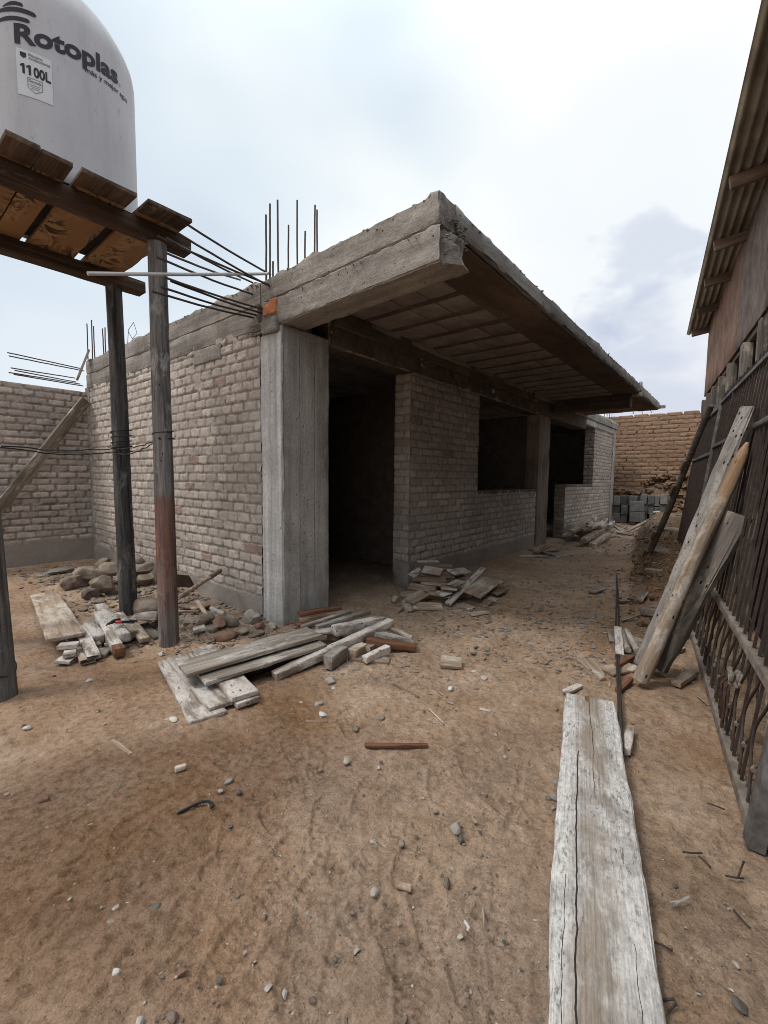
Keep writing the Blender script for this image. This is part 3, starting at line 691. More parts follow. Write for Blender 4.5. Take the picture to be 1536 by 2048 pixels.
# roof slab
def slabw(P, E):
    P[:, 2] += .02 * sst(-.3, .7, P[:, 0]) * sst(-3.0, -4.6, P[:, 1])
    top = E[:, 2] > 0; P[top, 2] += .018 * fbm(P[top, 0] * 5, P[top, 1] * 5, 0, 19, 3)
    bot = (E[:, 2] < 0) & (E[:, 0] > 0); P[bot, 2] += .02 * fbm(P[bot, 1] * 7, P[bot, 1] * 0, 0, 23, 3)
    return P
HP('roof_slab', box(-3.1, -1.57, YS + .205, 11.85, 2.975, 3.125, res=.07, seed=20, amp=.009, bev=.015, warp=slabw), 'beam_conc_y')
HP('inner_roof', box(-8.05, -3.105, YS + .245, 15.2, 2.90, 3.08, res=.5, seed=21, amp=.006), 'beam_conc_y')
HP('edge_strip', box(-2.0, -1.60, YS + .29, 11.82, 2.957, 2.974, res=.12, seed=22, amp=.003, bev=.004), 'slab_under')
# hollow clay bricks of the ceiling between joists
V, Fl, k = [], [], 0
jy = list(np.arange(YS + .62, 11.6, .42)); rr = random.Random(4)
for a, b in zip([YS + .27] + [y + .045 for y in jy], [y - .045 for y in jy] + [11.8]):
    if b - a < .1: continue
    for n_ in range(4):
        x1 = -2.005 - .29 * n_; x0 = x1 - .283
        z = 2.956 + rr.uniform(-.004, .004)
        v, f = boxgrid(x1 - x0, b - a - .004, .017, .15, .006, .002, 8, n_ + int(a * 10))
        v = v + np.array([(x0 + x1) / 2 + rr.uniform(-.004, .004), (a + b) / 2, z + .009]); V.append(v); Fl += [tuple(i + k for i in q) for q in f]; k += len(v)
mk('ceiling_bricks', np.vstack(V), Fl, MT['clay'], house)
for i, y in enumerate(jy):
    if 9.2 < y < 9.7: continue
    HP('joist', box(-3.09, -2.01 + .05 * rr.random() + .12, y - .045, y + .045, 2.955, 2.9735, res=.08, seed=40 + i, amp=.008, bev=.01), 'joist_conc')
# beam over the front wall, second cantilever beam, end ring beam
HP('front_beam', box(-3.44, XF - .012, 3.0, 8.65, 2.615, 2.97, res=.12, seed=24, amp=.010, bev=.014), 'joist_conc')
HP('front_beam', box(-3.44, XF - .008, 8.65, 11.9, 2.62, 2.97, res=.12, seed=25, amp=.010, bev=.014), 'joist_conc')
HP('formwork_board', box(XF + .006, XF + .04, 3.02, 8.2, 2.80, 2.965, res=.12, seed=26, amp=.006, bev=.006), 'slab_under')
HP('end_beam', box(-3.44, XF + .004, 11.9, 15.2, 2.745, 3.14, res=.1, seed=27, amp=.012, bev=.014), 'col_conc')
HP('cross_beam', box(-3.14, -1.72, 9.32, 9.56, 2.72, 2.955, res=.1, seed=28, amp=.008, bev=.012), 'joist_conc')
HP('beam_end_block', box(-1.71, -1.545, 9.34, 9.50, 2.90, 2.972, res=.05, seed=29, amp=.01, bev=.012), 'col_conc')
HP('formwork_stub', box(-1.70, -1.46, 11.76, 11.852, 2.99, 3.055, res=.05, seed=30, amp=.003, bev=.004), 'pale_wood')
HP('pour_stop', box(-1.60, -1.545, 9.36, 9.44, 3.0, 3.17, res=.05, seed=36, amp=.01, bev=.012), 'col_conc')
# concrete crust crumbs along the slab edges (part of the pour)
V, Fl, k = [], [], 0
def crumb(x, y, z, s, seed):
    global k
    v, f = stone(s * 1.5, s * 1.5, s * .8, seed, 1); V.append(v + np.array([x, y, z])); Fl.extend(tuple(i + k for i in q) for q in f); k += len(v)
for i in range(420): crumb(rr.uniform(-8, -3.5), YS + rr.uniform(.0, .10), 3.078 + rr.uniform(-.01, .014), rr.uniform(.006, .014), i)
for i in range(170): 
    x = rr.uniform(-3.45, -1.6); crumb(x, YS + rr.uniform(.01, .08), 3.068 + .055 * (x + 3.45) / 1.85 + rr.uniform(-.01, .014), rr.uniform(.006, .014), i)
for i in range(330): crumb(-1.572 - rr.uniform(0, .06), rr.uniform(2.5, 11.8), 3.112 + rr.uniform(-.01, .012), rr.uniform(.006, .013), i)
for i in range(260): crumb(-1.60 + rr.uniform(-.04, .045), YS + rr.uniform(.12, .34), rr.uniform(2.90, 3.05), rr.uniform(.004, .010), i)
for i in range(90): crumb(rr.uniform(-3.6, -3.42), YS - .004 + rr.uniform(-.004, .01), rr.uniform(2.63, 2.72), rr.uniform(.008, .02), i)
for i in range(60): crumb(rr.uniform(-1.64, -1.5), YS + rr.uniform(.02, .24), rr.uniform(2.72, 2.93), rr.uniform(.004, .010), i)
mk('concrete_crust', np.vstack(V), Fl, MT['beam_conc'], house)
# honeycombed pour joint and orange brick by the column head
HP('brick_infill', box(-3.40, -3.30, YS - .022, YS + .10, 2.765, 2.86, res=.03, seed=50, amp=.006, bev=.008), 'orange_brick')
HP('brick_infill', box(-3.295, -3.20, YS - .026, YS + .10, 2.76, 2.885, res=.03, seed=51, amp=.006, bev=.008), 'orange_brick')
HP('mortar_lump', box(-3.41, -3.19, YS - .045, YS + .02, 2.60, 2.72, res=.03, seed=52, amp=.012, bev=.014), 'beam_conc')
HP('cement_patch', box(-4.66, -4.12, YS - .012, YS + .02, 2.52, 2.675, res=.04, seed=53, amp=.006, bev=.01), 'beam_conc')
# bent nails left in the beam face
for (px, py) in ((705, 528), (720, 523), (815, 478), (830, 474), (604, 575)):
    p = PY(px, py, YS - .012); v, f = tube([p + Vector((0, .02, 0)), p + Vector((.008, -.01, -.006)), p + Vector((.03, -.022, -.03))], .0035, 5); HP('nail', (v, f), 'rebar')
# starter bars
def rebar(p, q, r=.0075, sag=0.0, seed=0):
    p, q = Vector(p), Vector(q); rs = random.Random(seed); pts = []
    for i in range(9):
        t = i / 8; c = p.lerp(q, t); c += Vector((rs.uniform(-1, 1), rs.uniform(-1, 1), rs.uniform(-1, 1))) * .0015; c.z -= sag * math.sin(t * math.pi); pts.append(c)
    return tube(pts, r, 7)
bars = [((541, 549), (345, 430)), ((548, 577), (330, 450)), ((545, 572), (315, 472)), ((505, 565), (334, 477)), ((510, 590), (315, 515)), ((480, 560), (333, 506)),
        ((533, 620), (330, 555)), ((530, 628), (342, 562)), ((520, 632), (322, 574)), ((515, 637), (305, 583))]
for i, (a, b) in enumerate(bars):
    HP('rebar', rebar(PY(*a, YS + .05), PX(*b, -3.25 - .02 * (i % 3)), .0085, .012, i), 'rebar')
for i, (a, b) in enumerate((((165, 738), (15, 705)), ((168, 742), (18, 712)), ((150, 756), (22, 736)), ((152, 764), (30, 741)), ((160, 768), (18, 745)), ((166, 772), (28, 749)))):
    HP('rebar', rebar(PY(*a, YS + .04), PX(*b, -8.0), .0085, .0, 20 + i), 'rebar')
for i, (px, py, yy) in enumerate(((532, 430, 2.50), (540, 408, 2.52), (555, 400, 2.5), (577, 450, 2.93), (594, 400, 2.93), (610, 462, 2.93), (630, 410, 2.93), (634, 420, 2.9), (533, 546, 2.5), (546, 523, 2.5))):
    t = PY(px, py, yy); HP('rebar', rebar((t.x + random.uniform(-.02, .02), yy, 2.95), t, .0085, 0, 40 + i), 'rebar')
for i, (px, py) in enumerate(((174, 647), (183, 640), (187, 652), (205, 657), (210, 655))):
    t = PY(px, py, 2.5); HP('rebar', rebar((t.x + random.uniform(-.03, .03), 2.5, 2.9), t, .0085, 0, 60 + i), 'rebar')
for i, y in enumerate(np.linspace(14.2, 15.1, 7)): HP('rebar', rebar((-3.2 - .1 * (i % 2), y, 3.05), (-3.2 - .1 * (i % 2), y, 3.33), .008, 0, 70 + i), 'rebar')
for i, (px, py) in enumerate(((1240, 826), (1260, 829), (1278, 824))): HP('rebar', rebar((-2.1 + .18 * i, 11.7, 2.99), (-2.08 + .18 * i, 11.78, 2.90), .006, 0, 80 + i), 'rebar')
# loose wire on the roof and in the ceiling
p = PY(255, 690, 2.6); HP('wire', tube([p, p + Vector((.05, 0, .2)), p + Vector((.18, .02, .28)), p + Vector((.26, .03, .12)), p + Vector((.12, .02, .07)), p + Vector((.05, 0, .17))], .004, 6), 'black')
p = PX(900, 740, XF + .03); HP('wire', tube([p, p + Vector((.03, .01, -.1)), p + Vector((.02, .12, -.12)), p + Vector((.04, .2, -.3))], .005, 6), 'black')

# ================================================================ walls round the yard
P, Fc, A = masonry_sheet(-3.0, YS, -.05, 2.62, lambda u, v, h: np.stack([-8.03 + h, u, v], -1), .235, .0975, res=.0145, seed=15, plinth=.34, relief=.014, joint=.022, thick=.14)
o = mk('perimeter_wall', P, Fc, MT['brick_fence'], ang=180, attr={'brick': A}); tag(o, 'bare brick perimeter wall meeting the house at the left behind the posts', 'wall')
P, Fc, A = masonry_sheet(-3.62, 2.2, .2, 3.36, lambda u, v, h: np.stack([u, 16.02 - h, v], -1), .46, .128, res=.019, seed=19, relief=.016, joint=.014, rough=.007, thick=.22, crisp=.012, leaks=.16)
o = mk('adobe_wall', P, Fc, MT['adobe'], ang=180, attr={'brick': A}); tag(o, 'yellow-brown adobe wall with open joints closing the yard at the back', 'wall')
V, Fl = [], []
parts = []
for i in range(14):
    x = -3.5 + i * .44; v, f = boxgrid(.42 - .02 * (i % 3), .22, .07 + .03 * ((i * 7) % 3) / 2, .08, .02, .01, 6, 300 + i); parts.append((v + np.array([x, 16.12, 3.385]), f))
v, f = join(*parts); c = mk('coping_brick', v, f, MT['adobe'], o, world=False, attr={'brick': np.tile([[.5, 0, .2]], (len(v), 1))})

# ================================================================ water tank on its timber stand
TC, TR, TZ = (-4.02, 1.04), .55, 3.217
tank = empty('water_tank', (TC[0], TC[1], TZ), 'round grey plastic water tank with dark lettering standing on a timber platform', 'water tank')
prof = [(.50, 0), (.535, .004), (TR, .03)] + [(TR, z) for z in np.linspace(.08, 1.0, 12)] + [(.549, 1.05), (.541, 1.10), (.524, 1.145), (.50, 1.19), (.472, 1.235), (.438, 1.278), (.398, 1.32), (.355, 1.356), (.318, 1.382), (.288, 1.402), (.279, 1.410), (.281, 1.418), (.272, 1.424), (.262, 1.418)]
mk('tank_body', *lathe(prof, 96), MT['tank'], tank, world=False, ang=30)
mk('lid', *lathe([(.258, 1.416), (.252, 1.425), (.246, 1.45), (.235, 1.475), (.212, 1.505), (.175, 1.53), (.1, 1.55)], 48), MT['tank'], tank, world=False, ang=30)
def on_tank(P, lift):
    """flat lettering (u along the girth, v height above the tank foot) laid on the curved wall"""
    P = np.asarray(P, float); r = TR + lift; a = P[:, 0] / TR
    return np.column_stack([r * np.cos(a), r * np.sin(a), P[:, 1]])
def text_mesh(body, size, bold=0.0, sx=1.0, maxe=.03):
    c = bpy.data.curves.new('letters', 'FONT'); c.body = body; c.size = size; c.offset = bold; c.resolution_u = 6; c.space_character = 1.0
    o = bpy.data.objects.new('letters', c); COL.objects.link(o)
    me = bpy.data.meshes.new_from_object(o.evaluated_get(bpy.context.evaluated_depsgraph_get()))
    bpy.data.objects.remove(o); bpy.data.curves.remove(c)
    bm = bmesh.new(); bm.from_mesh(me); bpy.data.meshes.remove(me)
    bmesh.ops.triangulate(bm, faces=bm.faces[:])
    for _ in range(3):
        es = [e for e in bm.edges if e.calc_length() > maxe]
        if not es: break
        bmesh.ops.subdivide_edges(bm, edges=es, cuts=1); bmesh.ops.triangulate(bm, faces=[f for f in bm.faces if len(f.verts) > 3])
    V = np.array([v.co[:2] for v in bm.verts]); bm.verts.index_update(); Fc = [tuple(v.index for v in f.verts) for f in bm.faces]; bm.free()
    V[:, 0] *= sx
    return V, Fc
def fit_text(body, size, bold, u0, v0, width, slope, name, m='ink', lift=.003, parent=None, shear=0):
    V, Fc = text_mesh(body, size, bold); w = V[:, 0].max() - V[:, 0].min()
    V[:, 0] = (V[:, 0] - V[:, 0].min()) * (width / w)
    V[:, 1] += V[:, 0] * slope; V[:, 0] += u0; V[:, 1] += v0
    return mk(name, on_tank(V, lift), Fc, MT[m], parent or tank, world=False, ang=None)
fit_text('Rotoplas', .150, .0052, -.286, .714, .600, .238, 'brand_lettering')
fit_text('más y mejor agua', .046, .0006, .072, .748, .346, .20, 'slogan_lettering', 'ink')
fit_text('®', .03, 0, .322, .855, .02, .2, 'registered_mark', 'ink_pale')
def swoosh(u0, v0, u1, v1, th, rise, name):
    U, L = [], 26
    top, bot = [], []
    for i in range(L + 1):
        t = i / L; u = u0 + (u1 - u0) * t; v = v0 + (v1 - v0) * t + rise * math.sin(math.pi * (t * .85 + .12)) - rise * math.sin(math.pi * .12) * (1 - t); h = th * (.35 + .65 * min(1, t * 2.5)) * (1 if t < .92 else math.sqrt(max(0, 1 - ((t - .92) / .08) ** 2)))
        top.append((u, v + h / 2)); bot.append((u, v - h / 2))
    V = np.array(top + bot); Fc = [(i, i + 1, L + 2 + i, L + 1 + i)[::-1] for i in range(L)]
    mk(name, on_tank(V, .003), Fc, MT['ink'], tank, world=False, ang=None)
swoosh(-.40, .78, -.205, .857, .022, .030, 'wave_mark'); swoosh(-.40, .835, -.172, .905, .024, .034, 'wave_mark'); swoosh(-.335, .895, -.235, .935, .019, .020, 'wave_mark')
# sticker
us, vs = np.linspace(-.282, -.108, 10), np.linspace(.428, .690, 4)
U, Vv = np.meshgrid(us, vs, indexing='ij'); k = 4
Pq = np.column_stack([U.ravel(), Vv.ravel()]); Fq = [(i * k + j, (i + 1) * k + j, (i + 1) * k + j + 1, i * k + j + 1) for i in range(9) for j in range(3)]
stk = mk('sticker', on_tank(Pq, .002), Fq, MT['paper'], tank, world=False, ang=None)
fit_text('00L', .078, .0026, -.200, .553, .084, -.01, 'capacity_lettering', 'ink', .004, stk)
for u_ in (-.262, -.232): mk('capacity_digit', on_tank(np.array([(u_ + .008, .553), (u_ + .020, .553), (u_ + .020, .609), (u_ + .010, .609), (u_ - .004, .598), (u_ - .001, .590), (u_ + .008, .596)]), .004), [(0, 1, 2, 3, 6), (3, 4, 5, 6)], MT['ink'], stk, world=False, ang=None)
def poly(pts, name, m, lift=.004, par=None):
    mk(name, on_tank(np.array(pts), lift), [tuple(range(len(pts)))], MT[m], par or stk, world=False, ang=None)
def outline(pts, w, name, m):
    c = np.mean(pts, axis=0); V = np.vstack([np.array(pts), c + (np.array(pts) - c) * (1 - w)]); n = len(pts)
    mk(name, on_tank(V, .004), [(i, (i + 1) % n, n + (i + 1) % n, n + i) for i in range(n)], MT[m], stk, world=False, ang=None)
outline([(-.232, .540), (-.158, .540), (-.158, .482), (-.195, .456), (-.232, .482)], .09, 'shield_mark', 'ink_pale')
fit_text('Garantía', .022, .0006, -.226, .515, .062, 0, 'shield_lettering', 'ink_pale', .004, stk)
for i in range(3): poly([(-.222 + .004 * i, .502 - .010 * i), (-.168 - .004 * i, .502 - .010 * i), (-.168 - .004 * i, .4995 - .010 * i), (-.222 + .004 * i, .4995 - .010 * i)], 'fine_print', 'ink_pale')
poly([(-.262, .672), (-.232, .672), (-.232, .650), (-.247, .640), (-.262, .650)], 'logo_mark', 'ink')
fit_text('Plástico', .020, .0006, -.222, .662, .070, 0, 'material_lettering', 'ink_pale', .004, stk)
fit_text('Antibacterial', .020, .0006, -.222, .644, .105, 0, 'material_lettering', 'ink_pale', .004, stk)

def log_thing(name, p, q, r0, r1, m, label, cat, group=None, na=.06, seed=0, n=20, seg=14, bend=.0, taper=None, parent=None):
    mw, L = frame(p, q); pts = []; rad = []
    for i in range(seg + 1):
        t = i / seg; pts.append((L * (t - .5), bend * math.sin(t * 3.1 + seed) + bend * .4 * math.sin(t * 7 + seed), bend * .7 * math.sin(t * 2.3 + seed * 2)))
        rad.append((r0 + (r1 - r0) * t) * (1 if taper is None else taper(t)))
    v, f = tube(pts, rad, n, True, na, seed)
    o = mk(name, v, f, m if not isinstance(m, str) else MT[m], mw=mw, ang=50)
    return tag(o, label, cat, group)
gp = 'round timber posts of the tank stand'
pA = log_thing('timber_post', (-4.571, 1.657, -.05), (-4.60, 1.63, 3.075), .079, .066, 'post_dark', 'darker of the two middle poles under the tank, its foot behind a big round boulder', 'post', gp, .05, 3, bend=.012)
mwB = None
pB = log_thing('timber_post', (-3.496, 1.562, -.05), (-3.502, 1.550, 3.072), .076, .064, MT['post_red'], 'grey pole under the tank with worn red-brown paint on its lower part', 'post', gp, .05, 5, bend=.008)
pC = log_thing('timber_post', (-3.455, .51, -.05), (-3.47, .43, 3.072), .085, .07, 'post_wood', 'thick cracked grey pole cut by the left edge of the photo', 'post', gp, .05, 7, bend=.006)
log_thing('timber_post', (-4.60, .55, -.05), (-4.60, .56, 3.075), .08, .068, 'post_wood', 'rear pole of the tank stand on the far left', 'post', gp, .05, 9)
# platform
plat = empty('tank_platform', (-4.0, 1.1, 3.07), 'dark timber platform of loose planks on two beams carrying the water tank', 'platform')
def plat_part(name, *a, seed=0, m='dark_plank', **k):
    x0, x1, y0, y1, z0, z1 = a; L, Wd, T = x1 - x0, y1 - y0, z1 - z0
    if Wd > L:   # turn so that the grain follows the long side
        v, f = boxgrid(Wd, L, T, .12, .006, .004, 6, seed, .5); o = mk(name, v, f, MT[m], plat, world=False); o.rotation_euler.z = math.pi / 2
    else:
        v, f = boxgrid(L, Wd, T, .12, .006, .004, 6, seed, .5); o = mk(name, v, f, MT[m], plat, world=False)
    o.location = Vector(((x0 + x1) / 2, (y0 + y1) / 2, (z0 + z1) / 2)) - plat.location
    return o
plat_part('beam', -3.56, -3.435, .36, 1.785, 3.073, 3.178, seed=1, m='dark_plank'); plat_part('beam', -4.66, -4.51, .36, 1.885, 3.075, 3.178, seed=2, m='dark_plank')
for i, (a, b, e) in enumerate(((.30, .60, -3.23), (.634, .789, -3.21), (.794, .951, -3.225), (.994, 1.309, -3.22), (1.373, 1.685, -3.215))):
    plat_part('plank', -4.76 + .02 * i, e, a, b, 3.181, 3.214, seed=10 + i, m='deck_plank')
plat_part('gap_shade_sheet', -4.47, -3.50, .55, 1.52, 3.2146, 3.2164, seed=30, m='shed_dark')  # dark sheet added under the tank so the plank gaps look shaded from below
# wire ties round the posts
def ring(c, r, z, n=26, tilt=.0, turns=2.2):
    return [(c[0] + r * math.cos(a), c[1] + r * math.sin(a), z + .008 * a + tilt * math.cos(a)) for a in np.linspace(0, 2 * math.pi * turns, int(n * turns))]
wz = PX(245, 900, -4.5).z
tie = empty('binding_wire', (-4.58, 1.65, wz), 'black wire wound round the dark middle pole and strung to its neighbours', 'wire')
zB = G(340, 1285).z + 0.0
def at_post(px, py, b): 
    r_ = ray(px, py); t = math.hypot(*b) / math.hypot(r_.x, r_.y); return CAM + r_ * t
a_ = at_post(240, 898, (-4.58, 1.65)); b_ = at_post(330, 878, (-3.5, 1.55)); c_ = at_post(2, 893, (-3.43, .56))
mk('coil', *tube(ring((-4.58, 1.65), .085, a_.z - .03, turns=4.5), .005, 6), MT['black'], tie)
def cable(p, q, sag, r=.0045, n=16, wob=.01, sd=0):
    rs = random.Random(sd); return tube([Vector(p).lerp(Vector(q), t) + Vector((rs.uniform(-wob, wob), rs.uniform(-wob, wob), rs.uniform(-wob, wob) * .6 - sag * math.sin(math.pi * t))) for t in np.linspace(0, 1, n)], r, 6)
e1 = Vector((-4.52, 1.58, a_.z)); e2 = Vector((-3.43, 1.50, b_.z)); e3 = Vector((-3.36, .56, c_.z))
mk('strand', *cable(e1, e3, .02, sd=1), MT['black'], tie); mk('strand', *cable(e1 + Vector((0, 0, -.03)), e3 + Vector((0, 0, -.012)), .03, sd=2), MT['black'], tie)
mk('strand', *cable(e1, e2, .03, sd=3), MT['black'], tie); mk('strand', *cable(e1 + Vector((.02, -.02, -.05)), e2, .05, sd=4), MT['black'], tie)
mk('coil', *tube(ring((-3.501, 1.556), .075, b_.z, turns=1.3), .0045, 6), MT['black'], tie)
lz = at_post(40, 1310, (-3.46, .50)).z
o = mk('wire_loop', *tube([(-3.46 + .094 * math.cos(a), .50 + .094 * math.sin(a), lz + .07 * math.cos(a * 1 + 2.6) - .02) for a in np.linspace(0, 2 * math.pi, 40)], .005, 6), MT['black']); tag(o, 'black wire loop slung round the foot of the thick left pole', 'wire')
# white pipe from the slab corner past the posts
p0, p1 = PX(175, 547, -3.33), PY(548, 553, YS - .01)
p1.x = -3.33; p1.z = PX(548, 553, -3.33).z
mw, L = frame(p0, p1); o = mk('white_pipe', *tube([(-L / 2, 0, 0), (-L / 4, 0, -.004), (0, 0, -.006), (L / 4, 0, -.004), (L / 2, 0, 0)], .0125, 10), MT['pvc'], mw=mw); tag(o, 'thin white plastic pipe held out level from the slab corner past the poles', 'pipe')
# brace
p0, p1 = PX(172, 800, -7.86), PX(2, 1012, -7.80); q1 = p0.lerp(p1, 1.5)
mw, L = frame(p0, q1, 1.15); o = mk('brace_plank', *boxgrid(L, .17, .035, .12, .005, .004, 5, 77), MT['brace_wood'], mw=mw); tag(o, 'long plank propped diagonally against the left brick wall', 'plank')
o = mk('formwork_board', *boxgrid(.50, .10, .03, .06, .005, .003, 6, 78), MT['grey_wood'], mw=frame(PX(150, 770, -7.9), PX(182, 690, -7.85))[0]); tag(o, 'short board hanging at the far top corner of the side wall', 'plank')

# ================================================================ corrugated-roof shed on the right
def S(al, pe, z): return GA + GD * al + GN * pe + Vector((0, 0, z))
def shed_mw(): 
    m = Matrix((GD, -GN, Vector((0, 0, 1)))).transposed().to_4x4(); m.translation = GA; return m
shed = empty('shed', mw=shed_mw()); tag(shed, 'brown boarded shed with a corrugated roof overhanging the right edge', 'shed')
# local: x along the wall, y towards the yard (-perp), z up
def SB(name, x0, x1, p0, p1, z0, z1, m, seed=0, vert=False, res=.15, bev=.006, amp=.004):
    L, Wd, T = x1 - x0, abs(p1 - p0), z1 - z0
    if vert: v, f = boxgrid(T, Wd, L, res, bev, amp, 5, seed); v = np.column_stack([v[:, 2], v[:, 1], v[:, 0]]); f = [q[::-1] for q in f]
    else: v, f = boxgrid(L, Wd, T, res, bev, amp, 5, seed)
    if vert:
        v2, f2 = boxgrid(T, Wd, L, res, bev, amp, 5, seed); o = mk(name, v2, f2, MT[m], shed, world=False); o.rotation_euler = (0, -math.pi / 2, 0)
    else: o = mk(name, v, f, MT[m], shed, world=False)
    o.location = ((x0 + x1) / 2, -(p0 + p1) / 2, (z0 + z1) / 2)
    return o
WP = .35
# boards above, their lower edge at 2.80
joints = [(-3.0, .9, 'ply_grey'), (.905, 2.9, 'ply_grey'), (2.905, 4.3, 'ply_grey'), (4.305, 5.7, 'ply'), (5.705, 7.40, 'ply')]
for i, (a, b, m) in enumerate(joints): SB('wall_board', a, b, WP, WP + .02, 2.80, 4.35, m, 100 + i, True)
SB('sill_rail', -3.0, 7.38, WP + .022, WP + .09, 2.74, 2.83, 'rafter_wood', 108)
for i, a in enumerate((-1.2, -.2, .8, 1.8, 2.85, 3.65, 4.55, 5.3, 6.0, 6.65, 7.3)): SB('stud', a, a + .11, WP - .03, WP + .06, .0, 2.735, 'thick_wood', 120 + i, True)
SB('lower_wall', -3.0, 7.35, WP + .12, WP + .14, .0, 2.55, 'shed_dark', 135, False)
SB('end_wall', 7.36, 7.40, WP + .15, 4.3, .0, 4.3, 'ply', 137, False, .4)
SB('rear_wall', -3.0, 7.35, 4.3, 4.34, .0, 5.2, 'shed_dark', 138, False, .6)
# eave: from the near end (high, outwards) to the far end
EV0, EV1 = (1.362, -.024, 4.0), (7.61, .049, 3.93)
def eave(al): t = (al - EV0[0]) / (EV1[0] - EV0[0]); return EV0[1] + (EV1[1] - EV0[1]) * t, EV0[2] + (EV1[2] - EV0[2]) * t
als = np.linspace(-3.2, 7.61, 40); ns = 330; V = []; SL = .16
for al in als:
    pe, z = eave(al)
    for j in range(ns):
        d = 4.6 * (j / (ns - 1)) ** 2.2
        V.append((al, -(pe + d), z + SL * d + .012 * math.cos(2 * math.pi * d / .076) + .006 * math.floor((al + 3.2) / 1.8) % 2 * .0 + .012))
V = np.array(V); i = np.arange(len(als) * ns).reshape(len(als), ns); Fr = np.stack([i[:-1, :-1], i[:-1, 1:], i[1:, 1:], i[1:, :-1]], -1).reshape(-1, 4)
V2 = V.copy(); V2[:, 2] += .007; m_ = len(V); ed = []
for a, b in ((i[0, :-1], i[0, 1:]), (i[-1, 1:], i[-1, :-1]), (i[1:, 0], i[:-1, 0])): ed.append(np.stack([a, b, b + m_, a + m_], -1))
mk('corrugated_roof', np.vstack([V, V2]), np.vstack([Fr[:, ::-1], Fr + m_] + ed), MT['corr'], shed, world=False, ang=60)
for n_, (px, py) in enumerate(((1510, 60), (1440, 372), (1408, 497), (1393, 570), (1382, 625), (1375, 668))):
    rr_ = ray(px, py); best = None
    for al in np.linspace(0, 7.5, 600):
        pe, z = eave(al); c = S(al, pe, z - .05) - CAM; e_ = abs(c.x / c.length - rr_.x / rr_.length) + abs(c.y / c.length - rr_.y / rr_.length)
        if best is None or e_ < best[0]: best = (e_, al, pe, z)
    _, al, pe, z = best; L = 4.5
    v, f = boxgrid(L, .055, .105, .3, .005, .003, 5, 150 + n_)
    o = mk('rafter', v, f, MT['rafter_wood'], shed, world=False)
    o.location = (al, -(pe + .03 + L / 2), z - .068 + SL * (L / 2 + .03)); o.rotation_euler = (0, -math.atan(SL), -math.pi / 2)
for n_, al in enumerate((-2.6, -1.1)):
    pe, z = eave(al); v, f = boxgrid(4.5, .055, .105, .3, .005, .003, 5, 160 + n_); o = mk('rafter', v, f, MT['rafter_wood'], shed, world=False); o.location = (al, -(pe + .03 + 2.25), z - .068 + SL * 2.28); o.rotation_euler = (0, -math.atan(SL), -math.pi / 2)

# ================================================================ wrought-iron gate leaning on the shed
LEAN = math.radians(6)
def gate_mw(al, off=0.0):
    up = (Vector((0, 0, 1)) * math.cos(LEAN) + GN * math.sin(LEAN)); nrm = GD.cross(up)
    m = Matrix((GD, up, nrm)).transposed().to_4x4(); m.translation = GA + GD * al + GN * off; return m
gate = empty('iron_gate', mw=gate_mw(0)); tag(gate, 'rusty iron gate with upright bars and scrolled lower panel leaning on the shed', 'gate')
GF = GD.cross(Vector((0, 0, 1)) * math.cos(LEAN) + GN * math.sin(LEAN))   # gate normal
def GB(name, x0, x1, y0, y1, z0, z1, m, par=gate, seed=0, amp=.0015, res=.25):
    v, f = boxgrid(x1 - x0, y1 - y0, z1 - z0, res, .003, amp, 9, seed); return mk(name, v + np.array([(x0 + x1) / 2, (y0 + y1) / 2, (z0 + z1) / 2]), f, MT[m], par, world=False)
GL = 3.75
GB('bottom_rail', .05, GL, .0, .045, -.045, .0, 'gate_dust', seed=1); GB('lattice_rail', .05, GL, .52, .565, -.045, .0, 'gate_dust', seed=2)
GB('middle_rail', .05, GL, 1.70, 1.735, -.04, -.002, 'gate_grey', seed=3); GB('top_rail', .05, GL, 2.16, 2.195, -.04, -.002, 'gate_grey', seed=4)
GB('stile', -.03, .048, -.02, 2.32, -.05, .008, 'gate_grey', seed=5); GB('stile', 2.98, 3.02, .05, 2.2, -.038, .004, 'gate_steel', seed=6); GB('stile', GL + .002, GL + .045, .0, 2.2, -.045, .002, 'gate_grey', seed=7)
GB('foot_plate', -.05, .03, -.012, .55, .012, .10, 'rust', seed=8)
nb = 32
for i in range(nb):
    x = .13 + (GL - .2) * i / (nb - 1)
    v, f = tube([(x, .567, -.022), (x, 1.2, -.022), (x, 2.24 + random.uniform(0, .05), -.022)], .0085, 4); mk('bar', v, f, MT['gate_steel'], gate, world=False)
for i in range(19):
    x = .13 + (GL - .2) * i / 18
    v, f = tube([(x, .046, -.022), (x, .52, -.022)], .008, 4); mk('bar', v, f, MT['gate_steel'], gate, world=False)
pit = (GL - .2) / 18
for i in range(18):
    x = .13 + pit * (i + .5); A_ = pit * .30
    pts = [(x + A_ * math.cos(t * math.pi * 2) * (1 if t < .5 else 1), .05 + .465 * t, -.010 + .003 * math.sin(t * 20)) for t in np.linspace(0, 1, 22)]
    mk('scroll', *tube(pts, .006, 7), MT['gate_dust' if i % 3 == 0 else 'gate_steel'], gate, world=False)
    pts = [(x - A_ * math.cos(t * math.pi * 2), .05 + .465 * t, -.026) for t in np.linspace(0, 1, 22)]
    mk('scroll', *tube(pts, .006, 7), MT['gate_steel'], gate, world=False)
    mk('collar', *tube([(x - .02, .165, -.018), (x + .02, .165, -.018)], .010, 8), MT['gate_dust'], gate, world=False)
for i in range(6): GB('finial', .5 + .55 * i, .53 + .55 * i, 1.0, 1.04, -.036, -.006, 'gate_steel', seed=20 + i)
gate2 = empty('iron_grille', mw=gate_mw(3.95, .05)); tag(gate2, 'dark iron grille of plain bars standing behind the far end of the gate', 'gate')
